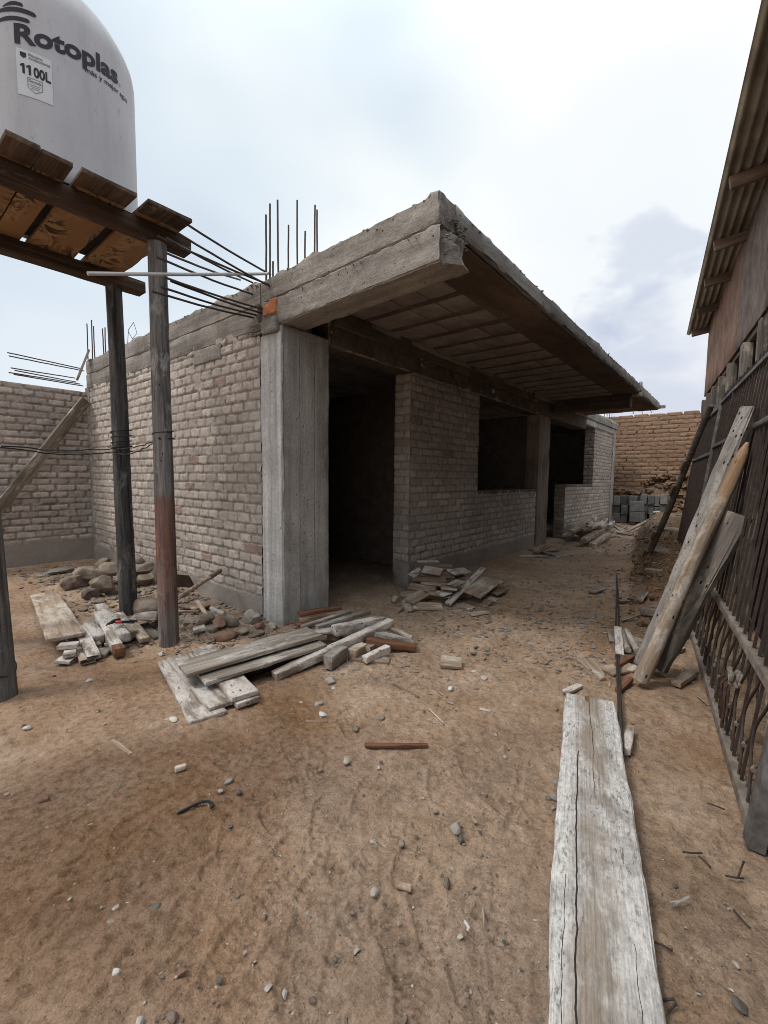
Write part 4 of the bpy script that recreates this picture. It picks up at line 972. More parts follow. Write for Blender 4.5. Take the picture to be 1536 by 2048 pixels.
GB('rail', 0, 2.6, .06, .10, -.04, .0, 'gate_steel', gate2, 1); GB('rail', 0, 2.6, 1.66, 1.70, -.04, .0, 'gate_grey', gate2, 2); GB('rail', 0, 2.6, 2.2, 2.24, -.04, .0, 'gate_grey', gate2, 3)
GB('stile', -.042, -.002, .0, 2.25, -.04, .0, 'gate_grey', gate2, 4); GB('stile', 2.602, 2.645, .0, 2.3, -.04, .0, 'gate_steel', gate2, 5)
for i in range(24):
    x = .08 + 2.45 * i / 23; mk('bar', *tube([(x, .10, -.02), (x, 2.27, -.02)], .009, 7), MT['gate_steel'], gate2, world=False)
# rope knotted on the lattice
kx = .70
kp = [Vector((kx + .05 * math.cos(t * 2.1) + .012 * math.sin(5 * t), .36 + .028 * math.sin(t * 3.3), -.045 - .022 * math.sin(t * 1.7))) for t in np.linspace(0, 12, 70)]
rope = empty('rope_knot', mw=gate.matrix_world.copy()); tag(rope, 'thick rope knotted round the gate lattice with rusty hanging ends', 'rope')
mk('knot', *tube(kp, .010, 7, True, .1, 2), MT['gate_dust'], rope, world=False)
for i in range(3):
    x = kx + .02 + .035 * i; mk('rope_end', *tube([(x, .35, -.05), (x - .03 + .012 * i, .30, -.075 - .01 * i), (x - .045 + .02 * i, .20, -.065), (x - .03 + .03 * i, .09 + .02 * i, -.055)], .0075, 7, True, .1, i), MT['rope'], rope, world=False)
br = empty('fibre_bundle', mw=gate.matrix_world.copy()); tag(br, 'bundle of pale green fibres stuffed behind the near corner of the gate', 'broom head')
V_, F_ = [], []
for i in range(34):
    x = .09 + .006 * i * .6; y = .10 + .011 * i; V_.append(tube([(x, y, .04), (x + .03, y + .02, .046 + .01 * random.random()), (x + .07 + .02 * random.random(), y - .03, .055)], .004, 5))
mk('fibres', *join(*V_), MT['green'], br, world=False)
mk('fibre_head', *boxgrid(.05, .40, .05, .05, .01, .004, 8, 3), MT['green'], br, world=False).location = (.075, .28, .075)

# ---------------------------------------------------------------- timbers leaning on the gate
def gate_pt(px, py, off):
    up = (Vector((0, 0, 1)) * math.cos(LEAN) + GN * math.sin(LEAN)); nrm = GD.cross(up)
    if nrm.dot(GN) > 0: nrm = -nrm
    P0 = GA + nrm * off; d = ray(px, py); t = (P0 - CAM).dot(nrm) / d.dot(nrm); return CAM + d * t
def plank_thing(name, p, q, wd, th, m, label, cat='plank', group=None, roll=0.0, seed=0, warp=None, bev=.006, amp=.004, res=.09):
    mw, L = frame(p, q, roll); v, f = boxgrid(L, wd, th, res, bev, amp, 7, seed, .6, warp)
    o = mk(name, v, f, m if not isinstance(m, str) else MT[m], mw=mw); return tag(o, label, cat, group)
tq = gate_pt(1503, 815, .06); tp = G(1287, 1336, .05)
plank_thing('squared_beam', tp, tq, .105, .10, 'beam_wood', 'pitted grey squared beam leaning on the gate, tallest of the leaning timbers', 'beam', 'timbers leaning on the gate', roll=.30, seed=201, bev=.014, amp=.006)
lq = gate_pt(1496, 884, .06); lp = G(1276, 1358, .035)
lg = log_thing('stripped_log', lp, lq, .048, .038, 'log_wood', 'round pale log with an ochre tip leaning before the squared beam', 'log', 'timbers leaning on the gate', .10, 11, n=28, bend=.014, taper=lambda t: 1.0 if t < .9 else math.sqrt(max(.02, 1 - ((t - .9) / .104) ** 2)), seg=24)
dq = gate_pt(1478, 1028, .045); dp = G(1312, 1335, .03)
plank_thing('thick_plank', dp, dq, .15, .065, 'thick_wood', 'thick dusty plank leaning low on the gate behind the round log', 'plank', 'timbers leaning on the gate', roll=.95, seed=205, bev=.012, amp=.008)
# long thin pole with nailed cleats
cq = gate_pt(1425, 812, .09); cp = G(1283, 1140, .02)
cl = empty('cleated_pole', cp); tag(cl, 'long thin dark pole with nailed wooden cleats propped beyond the beams', 'pole')
mk('pole', *tube([cp.lerp(cq, t) + Vector((.012 * math.sin(t * 5), 0, .01 * math.sin(t * 8))) for t in np.linspace(0, 1, 14)], [.042 - .010 * t for t in np.linspace(0, 1, 14)], 12, True, .05, 4), MT['pole_wood'], cl)
for i, (px, py) in enumerate(((1368, 930), (1343, 980), (1304, 1070), (1285, 1108))):
    best = min(np.linspace(0, 1, 200), key=lambda t: abs((lambda c: 1024 - F_PX * c.dot(UP) / c.dot(FW))(cp.lerp(cq, t) - CAM) - py))
    c = cp.lerp(cq, best) - RT * .045; d = (cq - cp).normalized(); mw, _ = frame(c - d * .05, c + d * .05)
    v, f = boxgrid(.15, .04, .05, .05, .004, .002, 6, i); o = mk('cleat', v, f, MT['rafter_wood'], cl, world=False)
    mw.translation = c - cl.location; o.matrix_local = mw

# ================================================================ timber lying about: (photo end points of the top face with the height of each, width, thickness)
def broken(seed, a=.05, both=False):
    def w(P, E):
        m = E[:, 0] > 0; P[m, 0] -= a * (.5 + .5 * fbm(P[m, 1] * 28, P[m, 2] * 5, 0, seed, 3)) * 1.4
        if both: m = E[:, 0] < 0; P[m, 0] += a * (.5 + .5 * fbm(P[m, 1] * 28 + 9, P[m, 2] * 5, 0, seed, 3))
        return P
    return w
def taper_w(k):
    def w(P, E):
        t = (P[:, 0] - P[:, 0].min()) / np.ptp(P[:, 0]); P[:, 1] *= 1 - k * t; return P
    return w
_pid = [500]
def lay(name, a, za, b, zb, wd, th, m, label, group=None, roll=0.0, cat='plank', warp=None, amp=.003, bev=.0035):
    """a board whose top centre line runs from photo point a (height za) to b (height zb)"""
    _pid[0] += 1
    p, q = G(*a, za), G(*b, zb); p.z += zgf(p.x, p.y); q.z += zgf(q.x, q.y)
    mw, L = frame(p, q, roll); mw = mw @ Matrix.Translation((0, 0, -th / 2))
    v, f = boxgrid(L, wd, th, .05 if L < .8 else .08, bev, amp, 8, _pid[0], .45, warp)
    return tag(mk(name, v, f, MT[m], mw=mw), label, cat, group)

# the great white plank in the foreground
def great(P, E):
    x, y = P[:, 0], P[:, 1]
    left = y > 0
    P[:, 1] += np.where(E[:, 1] > 0, .007 * fbm(x * 2.1, 0 * x, 0, 71, 4) - .012 * np.clip(fbm(x * 5, 0 * x, 3, 72, 3) - .2, 0, 1), .004 * fbm(x * 3, 0 * x, 0, 73, 3))
    far = E[:, 0] > 0; P[far, 0] += .012 * fbm(P[far, 1] * 30, 0 * P[far, 1], 0, 74, 2)
    P[:, 2] += .006 * np.sin(x * 2.3)
    return P
pa, pb = G(1212, 2040, .052), G(1180, 1395, .052); d_ = (pa - pb).normalized(); pa = pa + d_ * .75
mw, L = frame(pa, pb); mw = mw @ Matrix.Translation((0, 0, -.024))
v, f = boxgrid(L, .268, .05, .035, .007, .004, 9, 88, .7, great)
# cut slot at the far end and the long split: real grooves
xs_, ys_ = v[:, 0], v[:, 1]; top = v[:, 2] > 0
def great_material():
    m = wood('lime_splashed_foreground_plank', (.30, .255, .21), (.17, .135, .105), None, .1, .8)
    nt = m.node_tree; b = nt.nodes['Principled BSDF']; src = b.inputs['Base Color'].links[0].from_socket
    tc = N(nt, 'ShaderNodeTexCoord'); sp = N(nt, 'ShaderNodeSeparateXYZ'); link(nt, tc.outputs['Object'], sp.inputs[0])
    edge = math_(nt, 'ABSOLUTE', math_(nt, 'ADD', sp.outputs[1], -.012))
    n1 = noise(nt, coord(nt, (3.2, 6, 6), False), 1.0, 8, .66, .4)
    pm = math_(nt, 'ADD', math_(nt, 'MULTIPLY', edge, 2.6), math_(nt, 'MULTIPLY', n1, 1.35))
    msk = ramp(nt, pm, [(.54, 0.0), (.80, 1.0)])
    sp1 = noise(nt, coord(nt, (48, 75, 75), False), 1.0, 6, .75); sp2 = noise(nt, coord(nt, (16, 40, 40), False), 1.0, 6, .7)
    white = mixc(nt, 1.0, (.64, .605, .57), ramp(nt, sp1, [(.30, .55), (.54, 1.04)]), 'MULTIPLY')
    white = mixc(nt, .8, white, ramp(nt, sp2, [(.3, .62), (.55, 1.05)]), 'MULTIPLY')
    c = mixc(nt, msk, mixc(nt, ramp(nt, n1, [(.3, 0.0), (.6, .55)]), src, (.42, .39, .36)), white)
    st = noise(nt, coord(nt, (5, 5, 5), False), 1.0, 5, .62); c = mixc(nt, ramp(nt, st, [(.54, 0.0), (.70, .7)]), c, (.19, .16, .135))
    # dirt flecks drawn out along the grain, brown water stains down the middle
    fl = noise(nt, coord(nt, (22, 70, 70), False), 1.0, 5, .72, .3); fk = noise(nt, coord(nt, (4, 8, 8), False), 1.0, 4, .6)
    fm = math_(nt, 'MULTIPLY', ramp(nt, fl, [(.54, 0.0), (.62, .9)]), ramp(nt, fk, [(.40, .1), (.6, 1.0)]))
    c = mixc(nt, fm, c, (.13, .12, .11))
    wv = math_(nt, 'SUBTRACT', 1.0, math_(nt, 'MULTIPLY', edge, 11.0)); bs = noise(nt, coord(nt, (2.6, 7, 7), False), 1.0, 6, .62, .8)
    c = mixc(nt, math_(nt, 'MULTIPLY', ramp(nt, wv, [(.0, 0.0), (.5, 1.0)]), ramp(nt, bs, [(.42, 0.0), (.58, .8)])), c, (.27, .21, .155))
    gs = noise(nt, coord(nt, (2.2, 150, 150), False), 1.0, 3, .6); c = mixc(nt, .7, c, ramp(nt, gs, [(.33, .62), (.55, 1.04)]), 'MULTIPLY')
    # drying cracks along the grain
    wob = math_(nt, 'MULTIPLY', noise(nt, coord(nt, (2.2, .1, .1), False), 1.0, 4, .6), .055)
    def crack(y0, w, x0, x1):
        dd = math_(nt, 'ABSOLUTE', math_(nt, 'SUBTRACT', math_(nt, 'ADD', sp.outputs[1], wob), y0))
        k = math_(nt, 'LESS_THAN', dd, w)
        k = math_(nt, 'MULTIPLY', k, math_(nt, 'MULTIPLY', math_(nt, 'GREATER_THAN', sp.outputs[0], x0), math_(nt, 'LESS_THAN', sp.outputs[0], x1)))
        return k
    ck = crack(.094, .0026, -3, .62)
    for y0, w, a, b_ in ((.030, .0012, .35, 1.9), (-.055, .0008, -.9, -.25), (.128, .0009, -1.2, -.1), (-.088, .0008, -1.5, -.7)): ck = math_(nt, 'MAXIMUM', ck, crack(y0, w, a, b_))
    c = mixc(nt, ck, c, (.03, .027, .024))
    link(nt, c, b.inputs['Base Color'])
    h = mixc(nt, msk, .0, mixc(nt, .5, sp1, sp2)); h = mixc(nt, ck, h, (-2, -2, -2))
    bn = b.inputs['Normal'].links[0].from_node; hs = mixc(nt, .5, h, bn.inputs['Height'].links[0].from_socket); link(nt, hs, bn.inputs['Height'])
    return m
MT['great'] = great_material()
go = mk('wide_plank', v, f, MT['great'], mw=mw); tag(go, 'wide white-splashed plank with a long split lying in the foreground', 'plank')
nt_ = mk('notch', *boxgrid(.075, .022, .004, .02, .002, .001, 9, 3), MT['red_wood'], go, world=False); nt_.location = (L / 2 - .042, .016, .0285)
# two thin rods running beside it
for k, (dx, lb) in enumerate(((0, 'thin dark steel rod running away beside the wide foreground plank'), (.016, 'second thin steel rod lying against the right side of the long dark rod'))):
    a, b = G(1243, 1510, .02), G(1231, 1150, .02); a.x += dx; b.x += dx * .4
    mw, Lr = frame(a, b); o = mk('steel_rod', *tube([(Lr * (t - .5), .012 * math.sin(t * 5 + k), .012 + .006 * math.sin(t * 9 + k)) for t in np.linspace(0, 1, 22)], .0075, 7), MT['rebar'], mw=mw); tag(o, lb, 'steel rod', 'steel rods beside the wide plank')

gA = 'white boards stacked by the left pole'
lay('plank', (88, 1184), .035, (133, 1267), .135, .245, .026, 'pale_wood', 'broad pale plank lying over short offcuts by the left pole', gA)
lay('offcut', (117, 1284), .105, (157, 1280), .105, .085, .028, 'white_wood', 'short white offcut directly under the end of the broad pale plank', gA, cat='offcut')
lay('offcut', (127, 1300), .07, (152, 1296), .07, .10, .026, 'white_wood', 'small bright offcut halfway down the stack under the broad plank', gA, cat='offcut')
lay('offcut', (119, 1309), .04, (150, 1311), .03, .12, .026, 'white_wood', 'lowest white offcut of the stack under the broad plank', gA, cat='offcut', warp=broken(3, .02))
lay('plank', (140, 1262), .04, (176, 1313), .04, .09, .03, 'pale_wood', 'broken pale board with a splintered end beside the offcut stack', gA, warp=broken(4, .05))
lay('plank', (160, 1247), .12, (188, 1306), .055, .085, .028, 'white_wood', 'thin ragged white board sloping down in front of the broad plank', gA, warp=broken(5, .04))
lay('block', (196, 1304), .03, (212, 1290), .03, .10, .03, 'grey_wood', 'grey flat block under the foot of the ragged white board', gA, cat='block')
lay('block', (178, 1238), .14, (199, 1266), .10, .085, .08, 'white_wood', 'stubby squarish white block with chamfered end in the white pile', gA, cat='block', bev=.012)
lay('block', (186, 1268), .07, (196, 1284), .05, .05, .05, 'grey_wood', 'small grey block leaning under the stubby white block', gA, cat='block')
lay('beam', (196, 1219), .14, (234, 1282), .09, .075, .07, 'white_wood', 'white beam with a fresh red-brown sawn end in the white pile', gA, cat='beam', bev=.006)
lay('beam_end', (232, 1279), .088, (240, 1291), .082, .073, .066, 'red_wood', 'red-brown sawn end of the white beam beside the hammer', gA, cat='offcut')
lay('beam', (201, 1205), .145, (249, 1262), .13, .085, .075, 'white_wood', 'long white beam with the hammer lying across it', gA, cat='beam', bev=.010)
lay('beam', (236, 1222), .12, (266, 1258), .10, .08, .06, 'white_wood', 'white beam to the right of the hammer beam', gA, cat='beam', bev=.008)
lay('plank', (258, 1234), .10, (290, 1272), .06, .08, .04, 'pale_wood', 'pale board at the right end of the white pile', gA)
lay('plank', (280, 1246), .03, (318, 1270), .02, .08, .025, 'grey_wood', 'flat grey board reaching from the white pile to the red-footed pole', gA)
lay('plank', (218, 1278), .035, (250, 1286), .03, .09, .03, 'white_wood', 'white board lying beneath the red-ended beam', gA)
lay('plank', (205, 1222), .06, (240, 1240), .06, .10, .03, 'pale_wood', 'pale board hidden deep under the hammer beam', gA)
lay('plank', (225, 1268), .065, (262, 1270), .06, .09, .03, 'white_wood', 'short white board under the front of the hammer beam', gA)
lay('block', (240, 1252), .06, (272, 1262), .05, .12, .05, 'grey_wood', 'grey block carrying the right beams of the white pile', gA, cat='block')
# hammer
hp, hq = G(226, 1244, .165), G(268, 1244, .165)
mw, L = frame(hp, hq); ham = empty('hammer', mw=mw); tag(ham, 'claw hammer with a red and black grip lying on the white beams', 'hammer')
mk('handle', *boxgrid(L * .62, .024, .02, .02, .006, .001, 9, 1, 1), MT['black'], ham, world=False).location = (L * .22, 0, 0)
mk('red_grip', *boxgrid(L * .34, .026, .022, .02, .006, .001, 9, 2, 1), MT['redplastic'], ham, world=False).location = (-L * .24, 0, 0)
mk('head', *tube([(-L * .5, -.055, .004), (-L * .47, -.03, .006), (-L * .46, 0, .006), (-L * .44, .03, .004), (-L * .40, .06, .0)], [.008, .014, .016, .015, .013], 10), MT['steel'], ham, world=False)
mk('claw', *tube([(-L * .47, -.03, .006), (-L * .54, -.06, .004), (-L * .60, -.07, -.006)], [.012, .008, .003], 8), MT['steel'], ham, world=False)

gB = 'boards heaped before the corner column'
lay('plank', (345, 1312), .035, (417, 1430), .025, .20, .024, 'white_wood', 'lowest board of the fan, its corner nearest the camera', gB)
lay('plank', (352, 1306), .06, (443, 1406), .05, .135, .026, 'white_wood', 'second white board of the fan, on top of the lowest one', gB)
lay('plank', (397, 1300), .055, (497, 1398), .045, .135, .03, 'white_wood', 'white board of the fan lying under the topmost short one', gB)
lay('plank', (404, 1291), .09, (491, 1385), .08, .16, .03, 'white_wood', 'topmost white board of the fan, its end stained with rust', gB)
lay('plank', (362, 1333), .15, (628, 1260), .17, .235, .026, 'grey_wood', 'long grey plank laid crosswise over the fan of white boards', gB)
lay('plank', (401, 1352), .11, (640, 1281), .125, .19, .024, 'grey_wood', 'narrow grey plank just under the long crosswise one', gB)
lay('beam', (546, 1342), .055, (782, 1235), .20, .07, .065, 'white_wood', 'long white squared beam slanting over the heap before the column', gB, cat='beam', bev=.008)
lay('beam', (668, 1252), .19, (765, 1231), .16, .085, .075, 'white_wood', 'thick white beam directly behind the slanting one', gB, cat='beam', bev=.008)
lay('block', (666, 1264), .12, (676, 1252), .12, .10, .07, 'pale_wood', 'pale block under the left end of the thick white beam', gB, cat='block')
lay('plank', (598, 1224), .12, (680, 1211), .12, .08, .03, 'red_wood', 'topmost reddish board beside the column foot', gB)
lay('plank', (598, 1235), .09, (683, 1219), .09, .09, .03, 'brown_wood', 'brown board below the topmost reddish one at the column foot', gB)
lay('plank', (592, 1246), .06, (680, 1229), .06, .09, .03, 'red_wood', 'red-edged board at the bottom of the stack by the column foot', gB)
lay('plank', (604, 1250), .11, (702, 1219), .11, .045, .03, 'grey_wood', 'thin grey lath on the left of a pair by the column', gB)
lay('plank', (632, 1250), .13, (738, 1219), .12, .05, .035, 'grey_wood', 'thin grey lath on the right of a pair by the column', gB)
lay('plank', (600, 1265), .14, (663, 1258), .14, .09, .025, 'white_wood', 'short white-topped board at the end of the long grey plank', gB)
lay('beam', (733, 1275), .115, (832, 1287), .06, .075, .05, 'red_wood', 'dark red-brown squared timber at the right of the heap', gB, cat='beam')
lay('plank', (750, 1260), .14, (828, 1279), .07, .075, .035, 'white_wood', 'white board sloping right above the dark red-brown timber', gB)
lay('plank', (775, 1248), .15, (826, 1270), .09, .05, .03, 'pale_wood', 'narrow pale board at the back right of the heap', gB)
lay('beam', (728, 1313), .07, (776, 1289), .09, .055, .05, 'white_wood', 'short white beam resting on a flat white-edged board', gB, cat='beam')
lay('plank', (703, 1312), .03, (779, 1319), .025, .10, .025, 'pale_wood', 'flat white-edged board lowest at the front right of the heap', gB)
lay('block', (655, 1312), .11, (688, 1292), .11, .075, .095, 'grey_wood', 'grey upright block supporting the slanting beam', gB, cat='block')
lay('block', (688, 1305), .07, (699, 1294), .07, .06, .065, 'brown_wood', 'little brown block between the grey block and the brown stub', gB, cat='block')
lay('block', (702, 1300), .085, (728, 1284), .09, .08, .07, 'pale_wood', 'pale broken stub right of the little brown block', gB, cat='block', warp=broken(8, .03))
lay('block', (733, 1293), .08, (748, 1282), .08, .07, .06, 'pale_wood', 'pale block tucked behind the broken stub', gB, cat='block')
lay('plank', (640, 1278), .04, (770, 1262), .04, .20, .03, 'brown_wood', 'wide brown board buried under the middle of the heap', gB)
# dark sack and twigs crammed under the grey planks
v, f = ico(4); v = v.copy(); q = fbm(v[:, 0] * 2.2, v[:, 1] * 2.2, v[:, 2] * 2.2, 61, 5); v = v * (1 + .22 * q)[:, None] * np.array([.30, .10, .055])
p, q_ = G(500, 1335, .05), G(610, 1298, .05); mw, _ = frame(p, q_); mw.translation.z = .05
tag(mk('crumpled_sack', v, f, plain('dark_sack', (.055, .042, .036), .85, 0, .5, 9, .9, .2), mw=mw, ang=180), 'crumpled dark sack squeezed under the long grey planks', 'sack')

gC = 'scrap boards heaped by the doorway jamb'
C = [((834, 1122), .30, (879, 1122), .30, .09, .015, 'white_wood', 'grey board on the very top of the doorway heap'),
 ((829, 1131), .27, (905, 1133), .27, .10, .016, 'brown_wood', 'brown board just beneath the top grey one'),
 ((846, 1136), .28, (884, 1143), .26, .11, .015, 'pale_wood', 'blue-grey flat offcut near the top front of the doorway heap'),
 ((822, 1150), .22, (850, 1133), .25, .07, .015, 'white_wood', 'pale board poking out at the upper left of the heap'),
 ((840, 1147), .22, (910, 1150), .21, .09, .016, 'brown_wood', 'brown split board across the upper middle of the heap'),
 ((903, 1143), .25, (935, 1138), .23, .11, .016, 'white_wood', 'split pale piece at the upper right of the heap'),
 ((824, 1155), .19, (893, 1159), .18, .10, .016, 'brown_wood', 'long brown board across the middle of the heap'),
 ((843, 1162), .16, (892, 1168), .15, .10, .016, 'pale_wood', 'grey board under the long brown one'),
 ((817, 1170), .13, (870, 1179), .12, .09, .016, 'pale_wood', 'light grey board jutting left from the heap'),
 ((902, 1169), .21, (924, 1160), .22, .085, .015, 'white_wood', 'little bright offcut tilted up in the middle of the heap'),
 ((881, 1171), .19, (914, 1174), .18, .11, .016, 'pale_wood', 'square pale offcut on the front of the heap'),
 ((878, 1187), .13, (899, 1181), .14, .09, .015, 'white_wood', 'bright white chip board below the square pale offcut'),
 ((896, 1205), .05, (967, 1133), .29, .055, .028, 'white_wood', 'long splintered board leaning diagonally across the heap'),
 ((944, 1186), .13, (984, 1156), .17, .17, .024, 'pale_wood', 'wide grey board leaning on the right flank of the heap'),
 ((966, 1180), .08, (998, 1158), .10, .10, .016, 'pale_wood', 'narrow grey board behind the wide leaning one'),
 ((986, 1185), .06, (1010, 1173), .07, .10, .016, 'brown_wood', 'brown broken piece at the right foot of the heap'),
 ((801, 1188), .08, (850, 1184), .09, .10, .016, 'pale_wood', 'grey board at the left foot of the heap'),
 ((784, 1202), .03, (791, 1190), .09, .07, .016, 'pale_wood', 'small grey chip standing on edge by the jamb foot'),
 ((817, 1202), .06, (850, 1184), .10, .11, .016, 'pale_wood', 'grey board slanting at the left front of the heap'),
 ((826, 1210), .03, (885, 1211), .03, .15, .016, 'pale_wood', 'broad splintered pale board at the front foot of the heap'),
 ((800, 1196), .02, (822, 1222), .015, .08, .018, 'pale_wood', 'warped grey strip curling out in front of the heap'),
 ((766, 1215), .012, (800, 1222), .012, .12, .012, 'brown_wood', 'thin brown sheet flat on the doorsill earth'),
 ((920, 1206), .02, (945, 1216), .02, .08, .018, 'pale_wood', 'thin grey chip on the ground right of the diagonal board'),
 ((938, 1196), .03, (980, 1207), .025, .13, .015, 'brown_wood', 'brown board flat on the ground at the right front of the heap'),
 ((975, 1200), .02, (990, 1190), .02, .10, .018, 'pale_wood', 'little grey board at the far right front of the heap'),
 ((850, 1224), .012, (880, 1238), .012, .05, .012, 'pale_wood', 'thin grey lath flat before the heap'),
 ((858, 1182), .11, (905, 1190), .10, .10, .016, 'brown_wood', 'dark board in the lower middle of the heap'),
 ((905, 1193), .07, (940, 1172), .12, .09, .016, 'brown_wood', 'brown board half hidden behind the wide leaning one'),
 ((840, 1168), .10, (950, 1165), .09, .22, .03, 'brown_wood', 'wide brown board inside the doorway heap'),
 ((835, 1185), .05, (955, 1182), .05, .26, .04, 'brown_wood', 'widest board at the base of the doorway heap'),
 ((842, 1150), .17, (930, 1150), .17, .18, .03, 'brown_wood', 'broad board hidden behind the top boards of the heap')]
for i, c in enumerate(C): lay('scrap_board', *c[:4], c[4] * (1.25 if i < 28 else 1), c[5], c[6], c[7], gC, warp=broken(600 + i, .03, i % 2 == 0), roll=(random.uniform(.10, .50) if c[2][0] > c[0][0] else -random.uniform(.10, .45)) if i < 28 else 0.0)
gD = 'boards lying under the window'
for i, c in enumerate([((1037, 1111), .02, (1097, 1111), .02, .08, .02, 'grey_wood', 'flat grey board lying along the wall foot under the window'),
 ((1070, 1103), .05, (1094, 1090), .14, .12, .02, 'brown_wood', 'dark board leaning at the column foot under the window'),
 ((1100, 1096), .10, (1124, 1092), .15, .19, .02, 'pale_wood', 'pale board tilted up beside the second column'),
 ((1108, 1109), .03, (1139, 1104), .04, .16, .02, 'grey_wood', 'flat grey board in front of the tilted pale one'),
 ((1060, 1098), .03, (1085, 1104), .03, .10, .02, 'grey_wood', 'small grey chip behind the flat wall-foot board'),
 ((1090, 1104), .05, (1120, 1102), .05, .16, .03, 'brown_wood', 'brown board propping up the tilted pale one')]): lay('scrap_board', *c[:7], c[7], gD, warp=broken(700 + i, .02), roll=.25)
gE = 'timber heaped beside the low wall'
E_ = [((1138, 1070), .12, (1173, 1037), .42, .12, .06, 'pale_wood', 'pale beam slanting up the left side of the far heap'),
 ((1128, 1069), .08, (1140, 1063), .10, .10, .06, 'white_wood', 'short pale stub at the lower left of the far heap'),
 ((1142, 1060), .30, (1170, 1048), .32, .12, .06, 'pale_wood', 'bark-edged pole across the top left of the far heap'),
 ((1162, 1057), .28, (1200, 1050), .30, .14, .05, 'pale_wood', 'curved brown slab in the middle of the far heap'),
 ((1166, 1076), .18, (1205, 1056), .26, .13, .09, 'pale_wood', 'squared beam with a pale end jutting from the far heap'),
 ((1184, 1086), .08, (1218, 1065), .16, .12, .09, 'pale_wood', 'pale squared beam lowest at the front of the far heap'),
 ((1180, 1052), .36, (1190, 1033), .50, .09, .05, 'white_wood', 'bright stub sticking up from the crest of the far heap'),
 ((1200, 1051), .34, (1213, 1036), .46, .09, .04, 'white_wood', 'white stub right of the crest of the far heap'),
 ((1218, 1050), .30, (1226, 1040), .36, .09, .04, 'white_wood', 'white offcut on the right shoulder of the far heap'),
 ((1228, 1049), .16, (1250, 1063), .04, .10, .04, 'pale_wood', 'board running down to the right from the far heap'),
 ((1222, 1059), .08, (1266, 1068), .03, .11, .04, 'pale_wood', 'long pale board stretched right along the ground of the far heap'),
 ((1252, 1061), .03, (1295, 1061), .03, .09, .03, 'pale_wood', 'thin pale lath on the ground before the grey blocks'),
 ((1206, 1075), .05, (1226, 1070), .05, .10, .03, 'pale_wood', 'small pale board at the foot of the far heap'),
 ((1222, 1066), .07, (1229, 1071), .05, .07, .05, 'white_wood', 'tiny white block in front of the far heap'),
 ((1150, 1074), .07, (1162, 1072), .07, .12, .06, 'grey_wood', 'grey block under the left of the far heap'),
 ((1172, 1068), .10, (1215, 1058), .12, .45, .08, 'pale_wood', 'broad brown board at the core of the far heap'),
 ((1165, 1062), .20, (1215, 1052), .22, .40, .07, 'pale_wood', 'second broad board inside the far heap'),
 ((1185, 1050), .30, (1215, 1047), .30, .30, .06, 'pale_wood', 'upper broad board beneath the crest of the far heap'),
 ((1232, 1046), .20, (1243, 1050), .14, .10, .05, 'white_wood', 'white chunk at the right end of the far heap')]
for i, c in enumerate(E_): lay('scrap_timber', *c[:7], c[7], gE, warp=broken(800 + i, .03), roll=random.uniform(-.1, .4))
gF = 'scraps at the foot of the leaning log'
F_ = [((1226, 1260), .03, (1232, 1283), .03, .09, .02, 'grey_wood', 'flat grey board left of the three short logs', 'plank'),
 ((1236, 1252), .06, (1240, 1306), .055, .06, .055, 'white_wood', 'white pitted billet beside two short round logs', 'billet'),
 ((1212, 1337), .022, (1268, 1326), .024, .13, .02, 'pale_wood', 'flat pale board lying under the steel rods', 'plank'),
 ((1234, 1324), .045, (1265, 1306), .05, .04, .035, 'red_wood', 'orange-brown stick between the logs and the flat pale board', 'stick'),
 ((1237, 1372), .035, (1260, 1348), .045, .045, .03, 'red_wood', 'orange splintered stick at the very foot of the leaning log', 'stick'),
 ((1172, 1313), .03, (1207, 1351), .022, .15, .022, 'pale_wood', 'kite-shaped pale board tapering towards the camera', 'plank'),
 ((1176, 1308), .02, (1190, 1313), .02, .10, .012, 'grey_wood', 'thin grey piece under the kite-shaped board', 'plank'),
 ((1131, 1380), .03, (1160, 1364), .03, .045, .022, 'white_wood', 'white stick near the notched end of the wide plank', 'stick'),
 ((1352, 1358), .045, (1388, 1334), .05, .06, .035, 'pale_wood', 'pale billet lying alone by the gate foot', 'billet'),
 ((1334, 1297), .04, (1366, 1291), .045, .055, .03, 'pale_wood', 'pale stick right of the leaning timbers', 'stick'),
 ((1356, 1273), .05, (1371, 1257), .06, .06, .04, 'white_wood', 'white pitted stub behind the leaning timbers', 'billet'),
 ((1266, 1274), .03, (1300, 1284), .03, .07, .03, 'grey_wood', 'grey board running under the leaning log', 'plank'),
 ((1252, 1488), .05, (1262, 1446), .05, .045, .045, 'white_wood', 'small white block right of the wide plank', 'block'),
 ((1182, 1180), .04, (1204, 1173), .045, .10, .02, 'grey_wood', 'little grey board alone in the middle of the alley', 'plank'),
 ((1240, 1197), .03, (1254, 1203), .03, .12, .015, 'grey_wood', 'grey chip right of the far end of the rods', 'plank'),
 ((1278, 1205), .05, (1290, 1196), .06, .07, .02, 'grey_wood', 'grey chip on the edge of the earth bank', 'plank'),
 ((1244, 1240), .02, (1281, 1228), .05, .02, .012, 'grey_wood', 'thin twig-like lath beside the short logs', 'lath')]
for i, c in enumerate(F_): lay(c[8].replace(' ', '_') if c[8] != 'plank' else 'scrap_board', *c[:7], c[7], gF, cat=c[8], warp=taper_w(.75) if 'kite' in c[7] else broken(900 + i, .02))
for a, b, r0, lb in (((1245, 1264), (1256, 1300), .026, 'short round grey log in the middle of the three by the rods'), ((1253, 1263), (1276, 1303), .028, 'short round grey log on the right of the three by the rods')):
    log_thing('short_log', G(*a, .035), G(*b, .03), r0, r0, 'grey_wood', lb, 'log', gF, .06, int(r0 * 1000), 12, 6)
gG = 'wood scraps scattered on the open earth'
